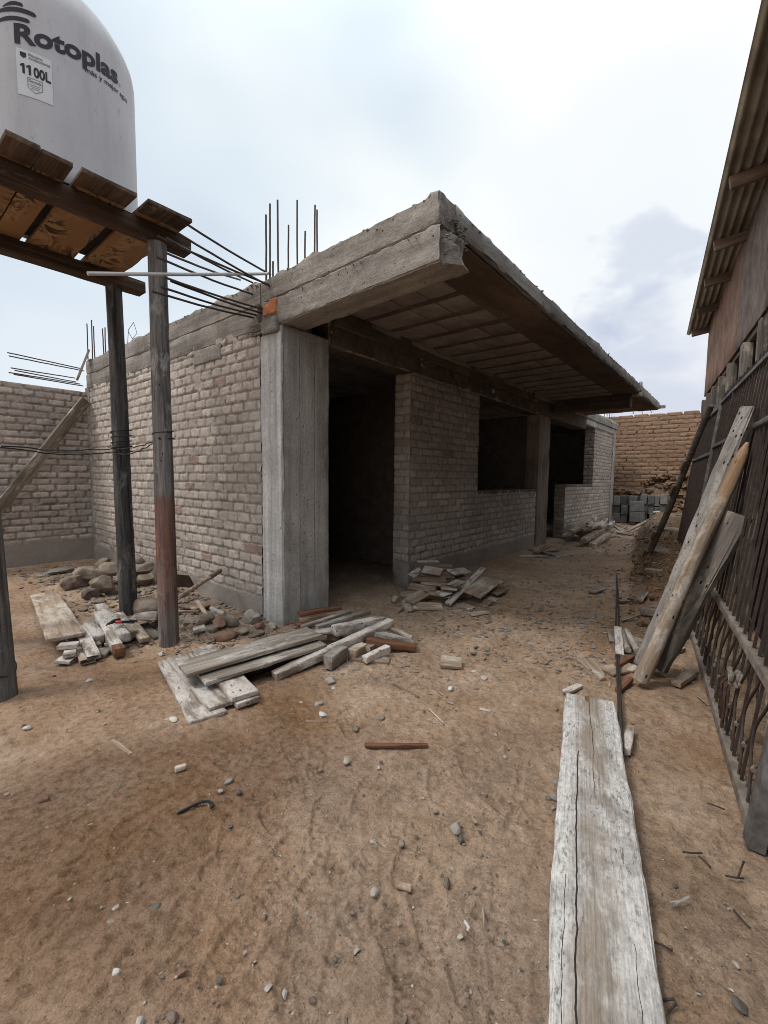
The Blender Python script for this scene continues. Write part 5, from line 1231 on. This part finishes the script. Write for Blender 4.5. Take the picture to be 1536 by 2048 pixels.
for i, c in enumerate([((882, 1318), .04, (924, 1321), .04, .12, .026, 'pale_wood', 'thick pale wood block alone on the earth before the doorway', 'block'),
 ((729, 1483), .018, (856, 1484), .018, .024, .018, 'red_wood', 'straight reddish stick lying crosswise in the middle foreground', 'stick'),
 ((223, 1478), .01, (261, 1504), .01, .022, .008, 'pale_wood', 'short pale lath lying on the earth at the left', 'lath'),
 ((786, 1366), .012, (837, 1391), .012, .012, .008, 'brown_wood', 'thin brown lath pointing to the lone pale block', 'lath'),
 ((858, 1412), .01, (897, 1450), .01, .010, .008, 'pale_wood', 'thin pale lath above the reddish stick', 'lath'),
 ((612, 1438), .01, (655, 1439), .01, .010, .008, 'pale_wood', 'thin pale lath beside a white crumpled scrap', 'lath'),
 ((350, 1533), .03, (372, 1526), .03, .022, .022, 'pale_wood', 'small squared stub left of the centre foreground', 'stub'),
 ((796, 1762), .012, (824, 1771), .012, .026, .012, 'brown_wood', 'brown chip among the shoe prints', 'chip'),
 ((945, 1630), .012, (953, 1642), .012, .018, .008, 'pale_wood', 'pale flat chip near the grey pebbles', 'chip'),
 ((960, 1412), .012, (982, 1417), .012, .018, .008, 'pale_wood', 'pale splinter left of the wide plank far end', 'chip'),
 ((318, 1440), .01, (345, 1432), .012, .015, .012, 'pale_wood', 'pale splinter in front of the fan of boards', 'chip'),
 ((943, 1290), .02, (946, 1303), .02, .04, .015, 'pale_wood', 'pale chip on edge above the lone pale block', 'chip'),
 ((950, 1268), .015, (970, 1272), .015, .06, .012, 'grey_wood', 'grey flat chip between the doorway heap and the lone block', 'chip'),
 ((940, 1226), .015, (975, 1222), .015, .08, .014, 'pale_wood', 'pale board lying flat right before the doorway heap', 'chip')]): lay(c[8] if c[8] != 'block' else 'wood_block', *c[:7], c[7], gG, cat=c[8], roll=.22 if c[8] == 'block' else 0.0)
for a, b, w_d, t_, m_, lb in (((372, 1208), (408, 1216), .16, .02, 'brown_wood', 'dark brown board flat on the rubble behind the red-footed pole'), ((340, 1222), (400, 1226), .05, .02, 'brown_wood', 'narrow brown board beside the red-footed pole')):
    lay('board', a, .05, b, .05, w_d, t_, m_, lb, 'boards on the rubble')
lay('board', (395, 1205), .13, (418, 1241), .03, .035, .02, 'pale_wood', 'narrow pale board leaning in the rubble near the pipe', 'boards on the rubble')
lay('board', (386, 1260), .05, (410, 1254), .06, .09, .03, 'white_wood', 'white offcut on the rubble right of the red-footed pole', 'boards on the rubble')

# ---------------------------------------------------------------- shovel, pipes, plate
sa, sb = G(350, 1200, .12), PY(440, 1142, 2.2)
sa = Vector((-3.62, 1.72, .10)); a2 = at_post(356, 1196, (-3.50, 1.74)); sa = a2; sb = PY(441, 1141, 2.30)
sh = empty('shovel', sa); tag(sh, 'shovel with a dark-tipped wooden handle lying behind the red-footed pole', 'shovel')
dv = (sb - sa)
mk('handle', *tube([sa.lerp(sb, t) for t in np.linspace(-.1, .72, 8)], .019, 10), MT['pale_wood'], sh); mk('grip', *tube([sa.lerp(sb, t) for t in np.linspace(.70, 1.0, 6)], [.022, .023, .024, .024, .023, .020], 10), MT['rafter_wood'], sh)
bp = G(290, 1242, .05); U = np.linspace(-1, 1, 11); Vb = []
for i, t in enumerate(np.linspace(0, 1, 12)):
    for u in U:
        w_ = .125 * (1 - .75 * max(0, t - .55) / .45 * max(0, t - .55) / .45); Vb.append((.30 * (t - .5) * 1.0, u * w_, .028 * u * u - .006 + .02 * (1 - t)))
Vb = np.array(Vb); Fb = [(i * 11 + j, (i + 1) * 11 + j, (i + 1) * 11 + j + 1, i * 11 + j + 1) for i in range(11) for j in range(10)]
n0 = len(Vb); Vb = np.vstack([Vb, Vb - np.array([0, 0, .004])]); Fb += [tuple(n0 + k for k in q[::-1]) for q in Fb]
o = mk('blade', Vb, Fb, MT['shovel_steel'], sh, world=False, ang=60); o.matrix_local = Matrix.Translation(bp + Vector((0, 0, .02)) - sa) @ Matrix.Rotation(math.radians(205), 4, 'Z')
mk('socket', *tube([bp + Vector((.12, .05, .03)), (bp + sa) / 2 + Vector((0, 0, .03)), sa.lerp(sb, -.08)], .018, 8), MT['shovel_steel'], sh)
pl = PY(362, 1165, 2.22); o = mk('rusty_plate', *boxgrid(.34, .20, .006, .05, .002, .008, 5, 4), MT['rust'], mw=Matrix.Translation((pl.x, pl.y, .20)) @ Matrix.Rotation(.3, 4, 'Z') @ Matrix.Rotation(-1.0, 4, 'X')); tag(o, 'rusty sheet plate leaning in the rubble behind the shovel handle', 'plate')
log_thing('plastic_pipe', PY(400, 1207, 2.25) , G(449, 1229, .045), .022, .022, 'pvc_grey', 'dirty white plastic pipe end in the rubble at the wall foot', 'pipe', None, 0, 1, 12, 4)
log_thing('iron_rod', PY(405, 1208, 2.33), G(525, 1231, .02), .008, .008, 'rebar', 'thin iron rod lying along the foot of the side wall', 'rod', None, 0, 1, 8, 4)

# ---------------------------------------------------------------- rocks, each one a thing
def rock(px, py, rx, ry, rz, m, label, group, seed, zoff=0.0, cat='rock', name='rock', sub=4, rot=None):
    p = G(px, py, rz * .55 + zoff); v, f = stone(rx, ry, rz, seed, sub, .16 if name == 'boulder' else .42)
    v = rotz(v, rot if rot is not None else seed * 1.3)
    p.z = zgf(p.x, p.y) + rz * .55 + zoff
    o = mk(name, v, f, MT[m], ang=28); o.location = p; return tag(o, label, cat, group)
rock(293, 1212, .175, .125, .105, 'rock', 'big round brown boulder between the two middle poles', 'rocks in the rubble', 1, 0, sub=4, rot=.4, name='boulder', cat='boulder')
gR = 'rocks in the rubble'
for i, r in enumerate([((408, 1247), .10, .075, .065, 'rock', 'flat brown rock in the rubble below the leaning narrow board'), ((440, 1252), .08, .075, .075, 'rock_red', 'reddish rock in the middle of the rubble by the column'),
 ((462, 1246), .09, .07, .08, 'rock', 'brown rock right of the reddish one in the rubble'), ((501, 1238), .095, .08, .08, 'rock_pale', 'pale rounded rock nearest the corner column'),
 ((484, 1262), .07, .06, .05, 'rock', 'small brown rock between the reddish and the pale ones'), ((455, 1272), .11, .06, .05, 'rock_red', 'low reddish lump in front of the rubble'),
 ((520, 1252), .05, .045, .045, 'rock_red', 'brick-red lump at the foot of the corner column'), ((545, 1250), .06, .05, .04, 'rock_pale', 'pale lump half under the boards by the column'),
 ((515, 1266), .10, .05, .035, 'rock', 'long brown stone at the edge of the boards'), ((425, 1262), .05, .045, .04, 'rock', 'little brown stone under the reddish rock'),
 ((375, 1250), .05, .04, .03, 'rock_grey', 'grey stone right beside the red-footed pole')]): rock(*r[0], *r[1:4], r[4], r[5], gR, 20 + i)
# netted sack of rocks by the wall
gS = 'rock-filled sacks heaped by the side wall'
V_ = [((150, 1165), .20, .13, .10, 0), ((172, 1150), .19, .14, .11, .06), ((205, 1150), .17, .13, .12, .05), ((180, 1185), .13, .10, .085, 0), ((206, 1170), .16, .10, .12, .05), ((225, 1135), .18, .14, .12, .14), ((250, 1150), .15, .12, .11, .10), ((283, 1140), .17, .14, .12, .10), ((290, 1160), .14, .11, .09, .03), ((265, 1125), .16, .12, .10, .2), ((205, 1125), .14, .11, .08, .10), ((230, 1180), .10, .08, .06, 0)]
LS = ['leftmost rock of the heap by the side wall, low on the ground', 'rounded rock behind the leftmost one of the heap', 'large rock in the front middle of the heap by the wall', 'smooth round rock at the front foot of the heap', 'upright long rock over the smooth round one', 'rock on the left of the crest of the heap', 'reddish rock left of the dark pole in the heap', 'dark rock right of the dark pole in the heap', 'low dark rock right behind the dark pole', 'topmost rock of the heap, against the side wall', 'flat pale rock behind the crest of the heap', 'small rock in front of the dark pole foot']
for i, (r, lb) in enumerate(zip(V_, LS)): rock(*r[0], *r[1:4], ['sack', 'rock', 'sack', 'rock'][i % 4], lb, gS, 50 + i, r[4])
for px, py, rx, ry, rz, m, lb in ((200, 1200, .07, .06, .04, 'rock', 'brown stone just before the heap by the wall'), (255, 1204, .05, .04, .03, 'rock_grey', 'grey stone at the foot of the dark pole'), (120, 1140, .22, .14, .05, 'rock_grey', 'low grey lump of mortar in the back left corner'), (85, 1150, .10, .07, .03, 'rock_grey', 'small grey lump left of the mortar lump')): rock(px, py, rx, ry, rz, m, lb, gR, int(px))
gP = 'stones lying on the open earth'
P_ = [(661, 1360, .050, .040, .030, 'rock_pale', 'smooth pale stone in front of the heap before the column'), (694, 1518, .026, .020, .017, 'rock_pale', 'pinkish pale stone below the reddish stick'), (912, 1652, .024, .032, .020, 'rock_grey', 'smooth grey pebble at the right of the foreground'), (922, 1676, .022, .014, .012, 'rock_dark', 'dark flat stone beside the smooth grey pebble'),
 (748, 1780, .015, .017, .014, 'rock_pale', 'cream pebble among the shoe prints'), (310, 1810, .028, .014, .012, 'rock_dark', 'dark shiny flint at the lower left'), (222, 1842, .022, .014, .008, 'rock_grey', 'flat blue-grey slate chip left of the dark flint'), (364, 1935, .016, .012, .010, 'rock_red', 'brick-red fragment in the lower left foreground'), (232, 1936, .011, .014, .010, 'rock_white', 'white pebble in the lower left foreground'),
 (84, 1596, .034, .020, .016, 'rock_red', 'brown brick fragment at the left of the foreground'), (458, 1561, .026, .014, .010, 'rock_grey', 'flat grey stone above the bent black strap'), (478, 1583, .014, .013, .011, 'rock_dark', 'dark round pebble right of the bent black strap'), (441, 1580, .011, .010, .009, 'rock_pale', 'small pale pebble just above the strap hook'), (712, 1453, .024, .016, .014, 'rock_grey', 'grey stone left above the reddish stick'),
 (896, 1762, .014, .018, .010, 'rock_dark', 'dark pointed stone in the right of the shoe prints'), (803, 1684, .014, .014, .012, 'rock_grey', 'grey pebble in the middle of the shoe prints'), (872, 1620, .014, .012, .010, 'rock_grey', 'small grey pebble above the smooth grey one'), (1111, 1588, .020, .024, .012, 'rock_grey', 'grey stone touching the wide plank on its left'), (1113, 1558, .014, .018, .010, 'rock_grey', 'upper grey stone beside the wide plank'), (703, 1345, .026, .020, .016, 'rock_grey', 'grey stone right of the smooth pale one'),
 (238, 1574, .014, .010, .008, 'rock_dark', 'dark stone left above the strap'), (758, 1532, .012, .010, .010, 'rock_white', 'white chip right below the reddish stick'), (343, 2028, .014, .016, .010, 'rock', 'brown pebble at the lower edge'), (280, 2034, .010, .010, .010, 'rock_white', 'round white pebble at the lower edge'), (1478, 2008, .020, .022, .008, 'rock_dark', 'blue-black flat stone in the lower right corner'), (1010, 1508, .012, .010, .008, 'rock_pale', 'pale chip far right of the reddish stick'), (1130, 1700, .012, .012, .010, 'rock', 'brown pebble by the left edge of the wide plank')]
for i, r in enumerate(P_): rock(*r[:7], gP, 100 + i, cat='stone', name='stone', sub=2 if r[2] < .016 else 4)
gW = 'white crumpled scraps on the earth'
for i, (px, py, s, lb) in enumerate([(645, 1428, .036, 'white plaster crumb above the thin pale lath'), (637, 1405, .030, 'white plaster crumb behind the lath pair'), (968, 1352, .032, 'white plaster crumb right of the lone pale block'), (950, 1340, .026, 'whitish crumb just behind the right plaster crumb'), (902, 1375, .030, 'grey-white crumb below the lone pale block'), (347, 1437, .030, 'white crumb at the nearest corner of the fan of boards'), (55, 1452, .024, 'white crumb on the far left beside the thick pole'), (323, 1303, .034, 'white crumb left of the fan of boards'), (178, 1355, .024, 'white crumb in front of the white pile'), (668, 1375, .022, 'whitish crumb below the smooth pale stone')]):
    rock(px, py, s, s * .7, s * .5, 'rock_white', lb, gW, 140 + i, cat='plaster crumb', name='plaster_crumb', sub=2)
# right bank clods and stones
for i, (px, py, rx, rz, m, lb) in enumerate([(1368, 1040, .20, .13, 'rock_grey', 'grey boulder on the bank at the far end of the gate'), (1385, 975, .16, .10, 'rock_pale', 'pale boulder high on the bank under the adobe wall'), (1310, 1178, .20, .05, 'rock', 'earthy clod beyond the foot of the thin pole'), (1322, 1140, .26, .06, 'rock', 'flat earthy clod on the bank edge'), (1338, 1100, .24, .07, 'rock', 'dark clod high on the bank'), (1300, 1225, .16, .05, 'rock', 'earthy clod behind the leaning log'), (1365, 1062, .22, .06, 'rock_dark', 'dark boulder on the bank below the grey boulder')]):
    rock(px, py, rx, rx * .6, rz, m, lb, 'clods and boulders on the bank', 170 + i, 0.0, cat='clod' if 'clod' in lb else 'boulder', name='clod' if 'clod' in lb else 'boulder')

# ---------------------------------------------------------------- concrete blocks at the back
gK = 'grey concrete blocks stacked at the back'
def block(px, py, Y, w_, h_, m, label, yaw=0.0, tilt=0.0, d=.38):
    p = PY(px, py, Y); v, f = boxgrid(w_, d, h_, .1, .008, .004, 6, int(px + py), .7)
    o = mk('concrete_block', v, f, MT[m], mw=Matrix.Translation((p.x, p.y + d / 2, p.z)) @ Matrix.Rotation(yaw, 4, 'Z') @ Matrix.Rotation(tilt, 4, 'Y')); return tag(o, label, 'concrete block', gK)
cols = [(1233, .19, 'first'), (1247, .19, 'second'), (1265, .22, 'third'), (1287, .17, 'fourth'), (1301, .17, 'fifth'), (1313, .17, 'sixth'), (1327, .19, 'seventh')]
for n_, (px, w_, nm) in enumerate(cols):
    for lv, (py, wd_) in enumerate(((1036, 'bottom'), (1018, 'middle'), (999, 'top'))):
        if lv == 2 and n_ == 0: py = 1001
        if lv == 1 and n_ == 5: continue
        block(px + (3 if lv == 0 and n_ > 3 else 0) + (lv == 1) * (n_ % 2) * 1.5, py + (n_ % 3), 15.25 + .05 * ((n_ * 5 + lv * 3) % 4), w_ * .95, .285, ('cinder', 'cinder_dark', 'cinder_mid')[(n_ * 2 + lv) % 3], '%s-row concrete block in the %s column of the stack from the house' % (wd_, nm), .03 * math.sin(n_ * 3 + lv), .05 * math.sin(n_ * 2.1 + lv * 1.7))
block(1273, 1013, 15.0, .37, .30, 'cinder_pale', 'pale wide block set before the stack, upper of two', .05, 0, .18); block(1273, 1034, 14.98, .37, .30, 'cinder_pale', 'pale wide block on the ground before the stack, lower of two', -.03, 0, .2)
for k in range(3):
    block(1315, 1011 + 5 * k, 15.35, .16, .05, 'cinder', '%s thin slab in the gap of the sixth column of the stack' % ('upper', 'middle', 'lower')[k])
for i, (px, py, lb) in enumerate(((1302, 1041, 'white rubble lump before the right of the block stack'), (1290, 1046, 'white rubble lump before the middle of the block stack'), (1265, 1046, 'small white lump before the pale wide block'), (1312, 1049, 'low white lump at the right foot of the block stack'))): rock(px, py, .12, .09, .06, 'rock_white', lb, 'rubble lumps before the blocks', 190 + i, cat='rubble', name='rubble_lump', sub=2)

# ---------------------------------------------------------------- small loose things
def bent(pts, r, m, name, label, cat, group=None):
    P = [G(x, y, z) for x, y, z in pts]; c = P[0].copy(); o = mk(name, *tube([p - c for p in P], r, 7), MT[m]); o.location = c; return tag(o, label, cat, group)
bent([(355, 1627, .006), (370, 1619, .008), (390, 1609, .010), (405, 1603, .012), (417, 1602, .012), (424, 1606, .012), (425, 1612, .010), (421, 1617, .006)], .0055, 'black', 'black_strap', 'bent black strap hooked at one end on the damp earth', 'strap')
gT = 'rusty nails and twigs on the right'
for i, (pts, lb) in enumerate(((((1365, 1704, .006), (1385, 1706, .008), (1404, 1706, .006)), 'straight dark twig lying level right of the wide plank'), (((1397, 1712, .008), (1410, 1722, .006), (1421, 1735, .005)), 'thin dark twig slanting down right of the wide plank'), (((1488, 1722, .05), (1482, 1738, .02), (1476, 1755, .006)), 'dark spike standing up among the right twigs'), (((1450, 1751, .006), (1470, 1755, .008), (1488, 1757, .006)), 'dark twig lying at the base of the spike'), (((1415, 1606, .006), (1432, 1612, .010), (1450, 1619, .006)), 'curved dark twig near the gate foot'), (((1467, 1820, .008), (1480, 1835, .006), (1500, 1856, .005)), 'long thin nail in the lower right'), (((1308, 1884, .008), (1325, 1890, .012), (1345, 1902, .006)), 'dark twig touching the wide plank at the lower right'), (((1325, 2000, .01), (1348, 1998, .02), (1352, 2008, .02), (1335, 2024, .008)), 'looped dark wire at the lower right beside the wide plank'), (((1340, 1805, .006), (1365, 1802, .008), (1378, 1793, .008), (1352, 1808, .006)), 'pale bent wire loop right of the wide plank'), (((1395, 1395, .006), (1415, 1412, .012), (1440, 1410, .012), (1452, 1395, .01)), 'thin curved root near the gate above the pebbles'))):
    bent(pts, .0032, 'rebar' if 'pale' not in lb else 'pvc_grey', 'twig' if 'twig' in lb or 'root' in lb else ('nail' if 'nail' in lb or 'spike' in lb else 'wire'), lb, 'twig' if 'twig' in lb or 'root' in lb else ('nail' if 'nail' in lb or 'spike' in lb else 'wire'), gT)
rock(229, 1625, .013, .010, .006, 'glass_green', 'pale green glass chip on the damp earth at the left', None, 177, cat='glass chip', name='glass_chip', sub=2)
bent([(965, 1815, .006), (967, 1830, .006), (968, 1846, .006)], .0022, 'pvc_grey', 'straw', 'thin pale straw standing lengthwise in the right foreground', 'straw')
bent([(930, 1843, .006), (938, 1856, .010), (935, 1862, .006)], .005, 'pvc', 'bone_chip', 'small white forked chip in the right foreground', 'chip')
bent([(553, 1434, .008), (570, 1428, .012), (590, 1427, .01), (575, 1434, .006)], .0022, 'brown_wood', 'vine', 'thin curled vine before the fan of boards', 'vine')

# gravel and splinters: uncountable
def scatter(name, n, m, fn, seed, sub=1, label=None, flat=.6):
    r = np.random.default_rng(seed); base, f = ico(sub); V, Fc, k = [], [], 0; fa = np.array(f)
    for i in range(n):
        x, y, s = fn(r)
        if XF - .05 > x and y > YS - .02: continue
        v = base * (1 + .28 * r.normal(size=(len(base), 1))) * np.array([s * r.uniform(.7, 1.5), s, s * flat]); a = r.uniform(0, 6.28)
        v = rotz(v, a) + np.array([x, y, zgf(x, y) + s * .2]); V.append(v); Fc.append(fa + k); k += len(v)
    o = mk(name, np.vstack(V), np.vstack(Fc), MT[m], ang=25); o['kind'] = 'stuff'; return o
def around(px, py, rx, ry, s0, s1):
    p = G(px, py); return lambda r: (p.x + r.normal() * rx, p.y + r.normal() * ry, s0 + (s1 - s0) * r.random() ** 3)
def wide(r):
    d = .9 + 6 * r.random() ** 1.4; a = YAW + math.pi / 2 + r.uniform(-.75, .75); return d * math.cos(a), d * math.sin(a), .0022 + .0085 * r.random() ** 5
scatter('gravel', 1300, 'rock', wide, 1)
def tiny(r):
    d = .95 + 2.6 * r.random(); a = YAW + math.pi / 2 + r.uniform(-.75, .75); return d * math.cos(a), d * math.sin(a), .0012 + .0028 * r.random() ** 3
scatter('pale_grit', 1300, 'rock_white', tiny, 12); scatter('dark_grit', 3000, 'rock_dark', tiny, 13); scatter('brown_grit', 3000, 'rock', tiny, 14)
scatter('pale_gravel', 380, 'rock_pale', wide, 2); scatter('dark_gravel', 350, 'rock_dark', wide, 3)
def mixf(fs): return lambda r: fs[r.integers(len(fs))](r)
scatter('rubble_gravel', 2600, 'rock', mixf([around(420, 1250, .45, .28, .005, .03), around(230, 1180, .7, .35, .005, .035), around(480, 1270, .3, .2, .005, .025), around(120, 1145, .6, .2, .005, .03), around(340, 1200, .5, .3, .005, .03)]), 4)
scatter('grey_rubble_gravel', 1500, 'rock_grey', mixf([around(400, 1235, .5, .3, .005, .025), around(230, 1160, .8, .4, .005, .03), around(700, 1345, .25, .08, .003, .010), around(950, 1230, .4, .4, .004, .02)]), 5)
scatter('alley_gravel', 1800, 'rock_grey', mixf([around(1160, 1220, .6, 1.2, .004, .022), around(1220, 1100, .6, 1.6, .006, .03), around(1200, 1300, .4, .6, .003, .016), around(1250, 1180, .35, 1.0, .004, .025)]), 6)
def on_bank(r):
    al = r.uniform(2.6, 10); pe = r.uniform(-.55, .05); p = GA + GD * al + GN * pe; return p.x, p.y, .010 + .045 * r.random() ** 2.5
def on_back(r): return r.uniform(-3.2, -.6), r.uniform(15.6, 15.95), .03 + .10 * r.random() ** 2
scatter('earth_clods', 420, 'earth', on_bank, 21, 2, None, .7); scatter('earth_lumps', 160, 'earth', on_back, 22, 2, None, .7)
def splinters(name, n, m, fn, seed):
    r = np.random.default_rng(seed); V, Fc, k = [], [], 0
    for i in range(n):
        x, y, s = fn(r)
        if XF - .05 > x and y > YS - .02: continue
        L, w, t = s * r.uniform(2, 6), s * r.uniform(.4, 1.2), s * .25
        v = np.array([(sx * L / 2 * (1 if sy > 0 else .8), sy * w / 2, sz * t / 2) for sx in (-1, 1) for sy in (-1, 1) for sz in (-1, 1)]); v[:, 2] += r.uniform(-.2, .2) * v[:, 0]
        v = rotz(v, r.uniform(0, 6.28)) + np.array([x, y, zgf(x, y) + t * .6 + .003]); V.append(v); Fc.append(np.array([(0, 1, 3, 2), (4, 6, 7, 5), (0, 4, 5, 1), (2, 3, 7, 6), (0, 2, 6, 4), (1, 5, 7, 3)]) + k); k += 8
    o = mk(name, np.vstack(V), np.vstack(Fc), MT[m], ang=None); o['kind'] = 'stuff'
near_door = [around(930, 1200, .5, .35, .008, .03), around(980, 1250, .6, .4, .006, .02), around(1150, 1200, .5, 1.0, .006, .028), around(1200, 1260, .35, .5, .006, .022), around(1240, 1090, .6, 1.3, .008, .03), around(760, 1330, .4, .2, .005, .016), around(1230, 1060, .8, .8, .012, .05), around(1190, 1330, .3, .3, .004, .015)]
splinters('wood_splinters', 900, 'grey_wood', mixf(near_door), 7); splinters('pale_wood_splinters', 420, 'pale_wood', mixf(near_door + [wide]), 8)
splinters('rubble_splinters', 300, 'brown_wood', mixf([around(330, 1215, .5, .25, .008, .03), around(440, 1265, .4, .2, .006, .02)]), 9)
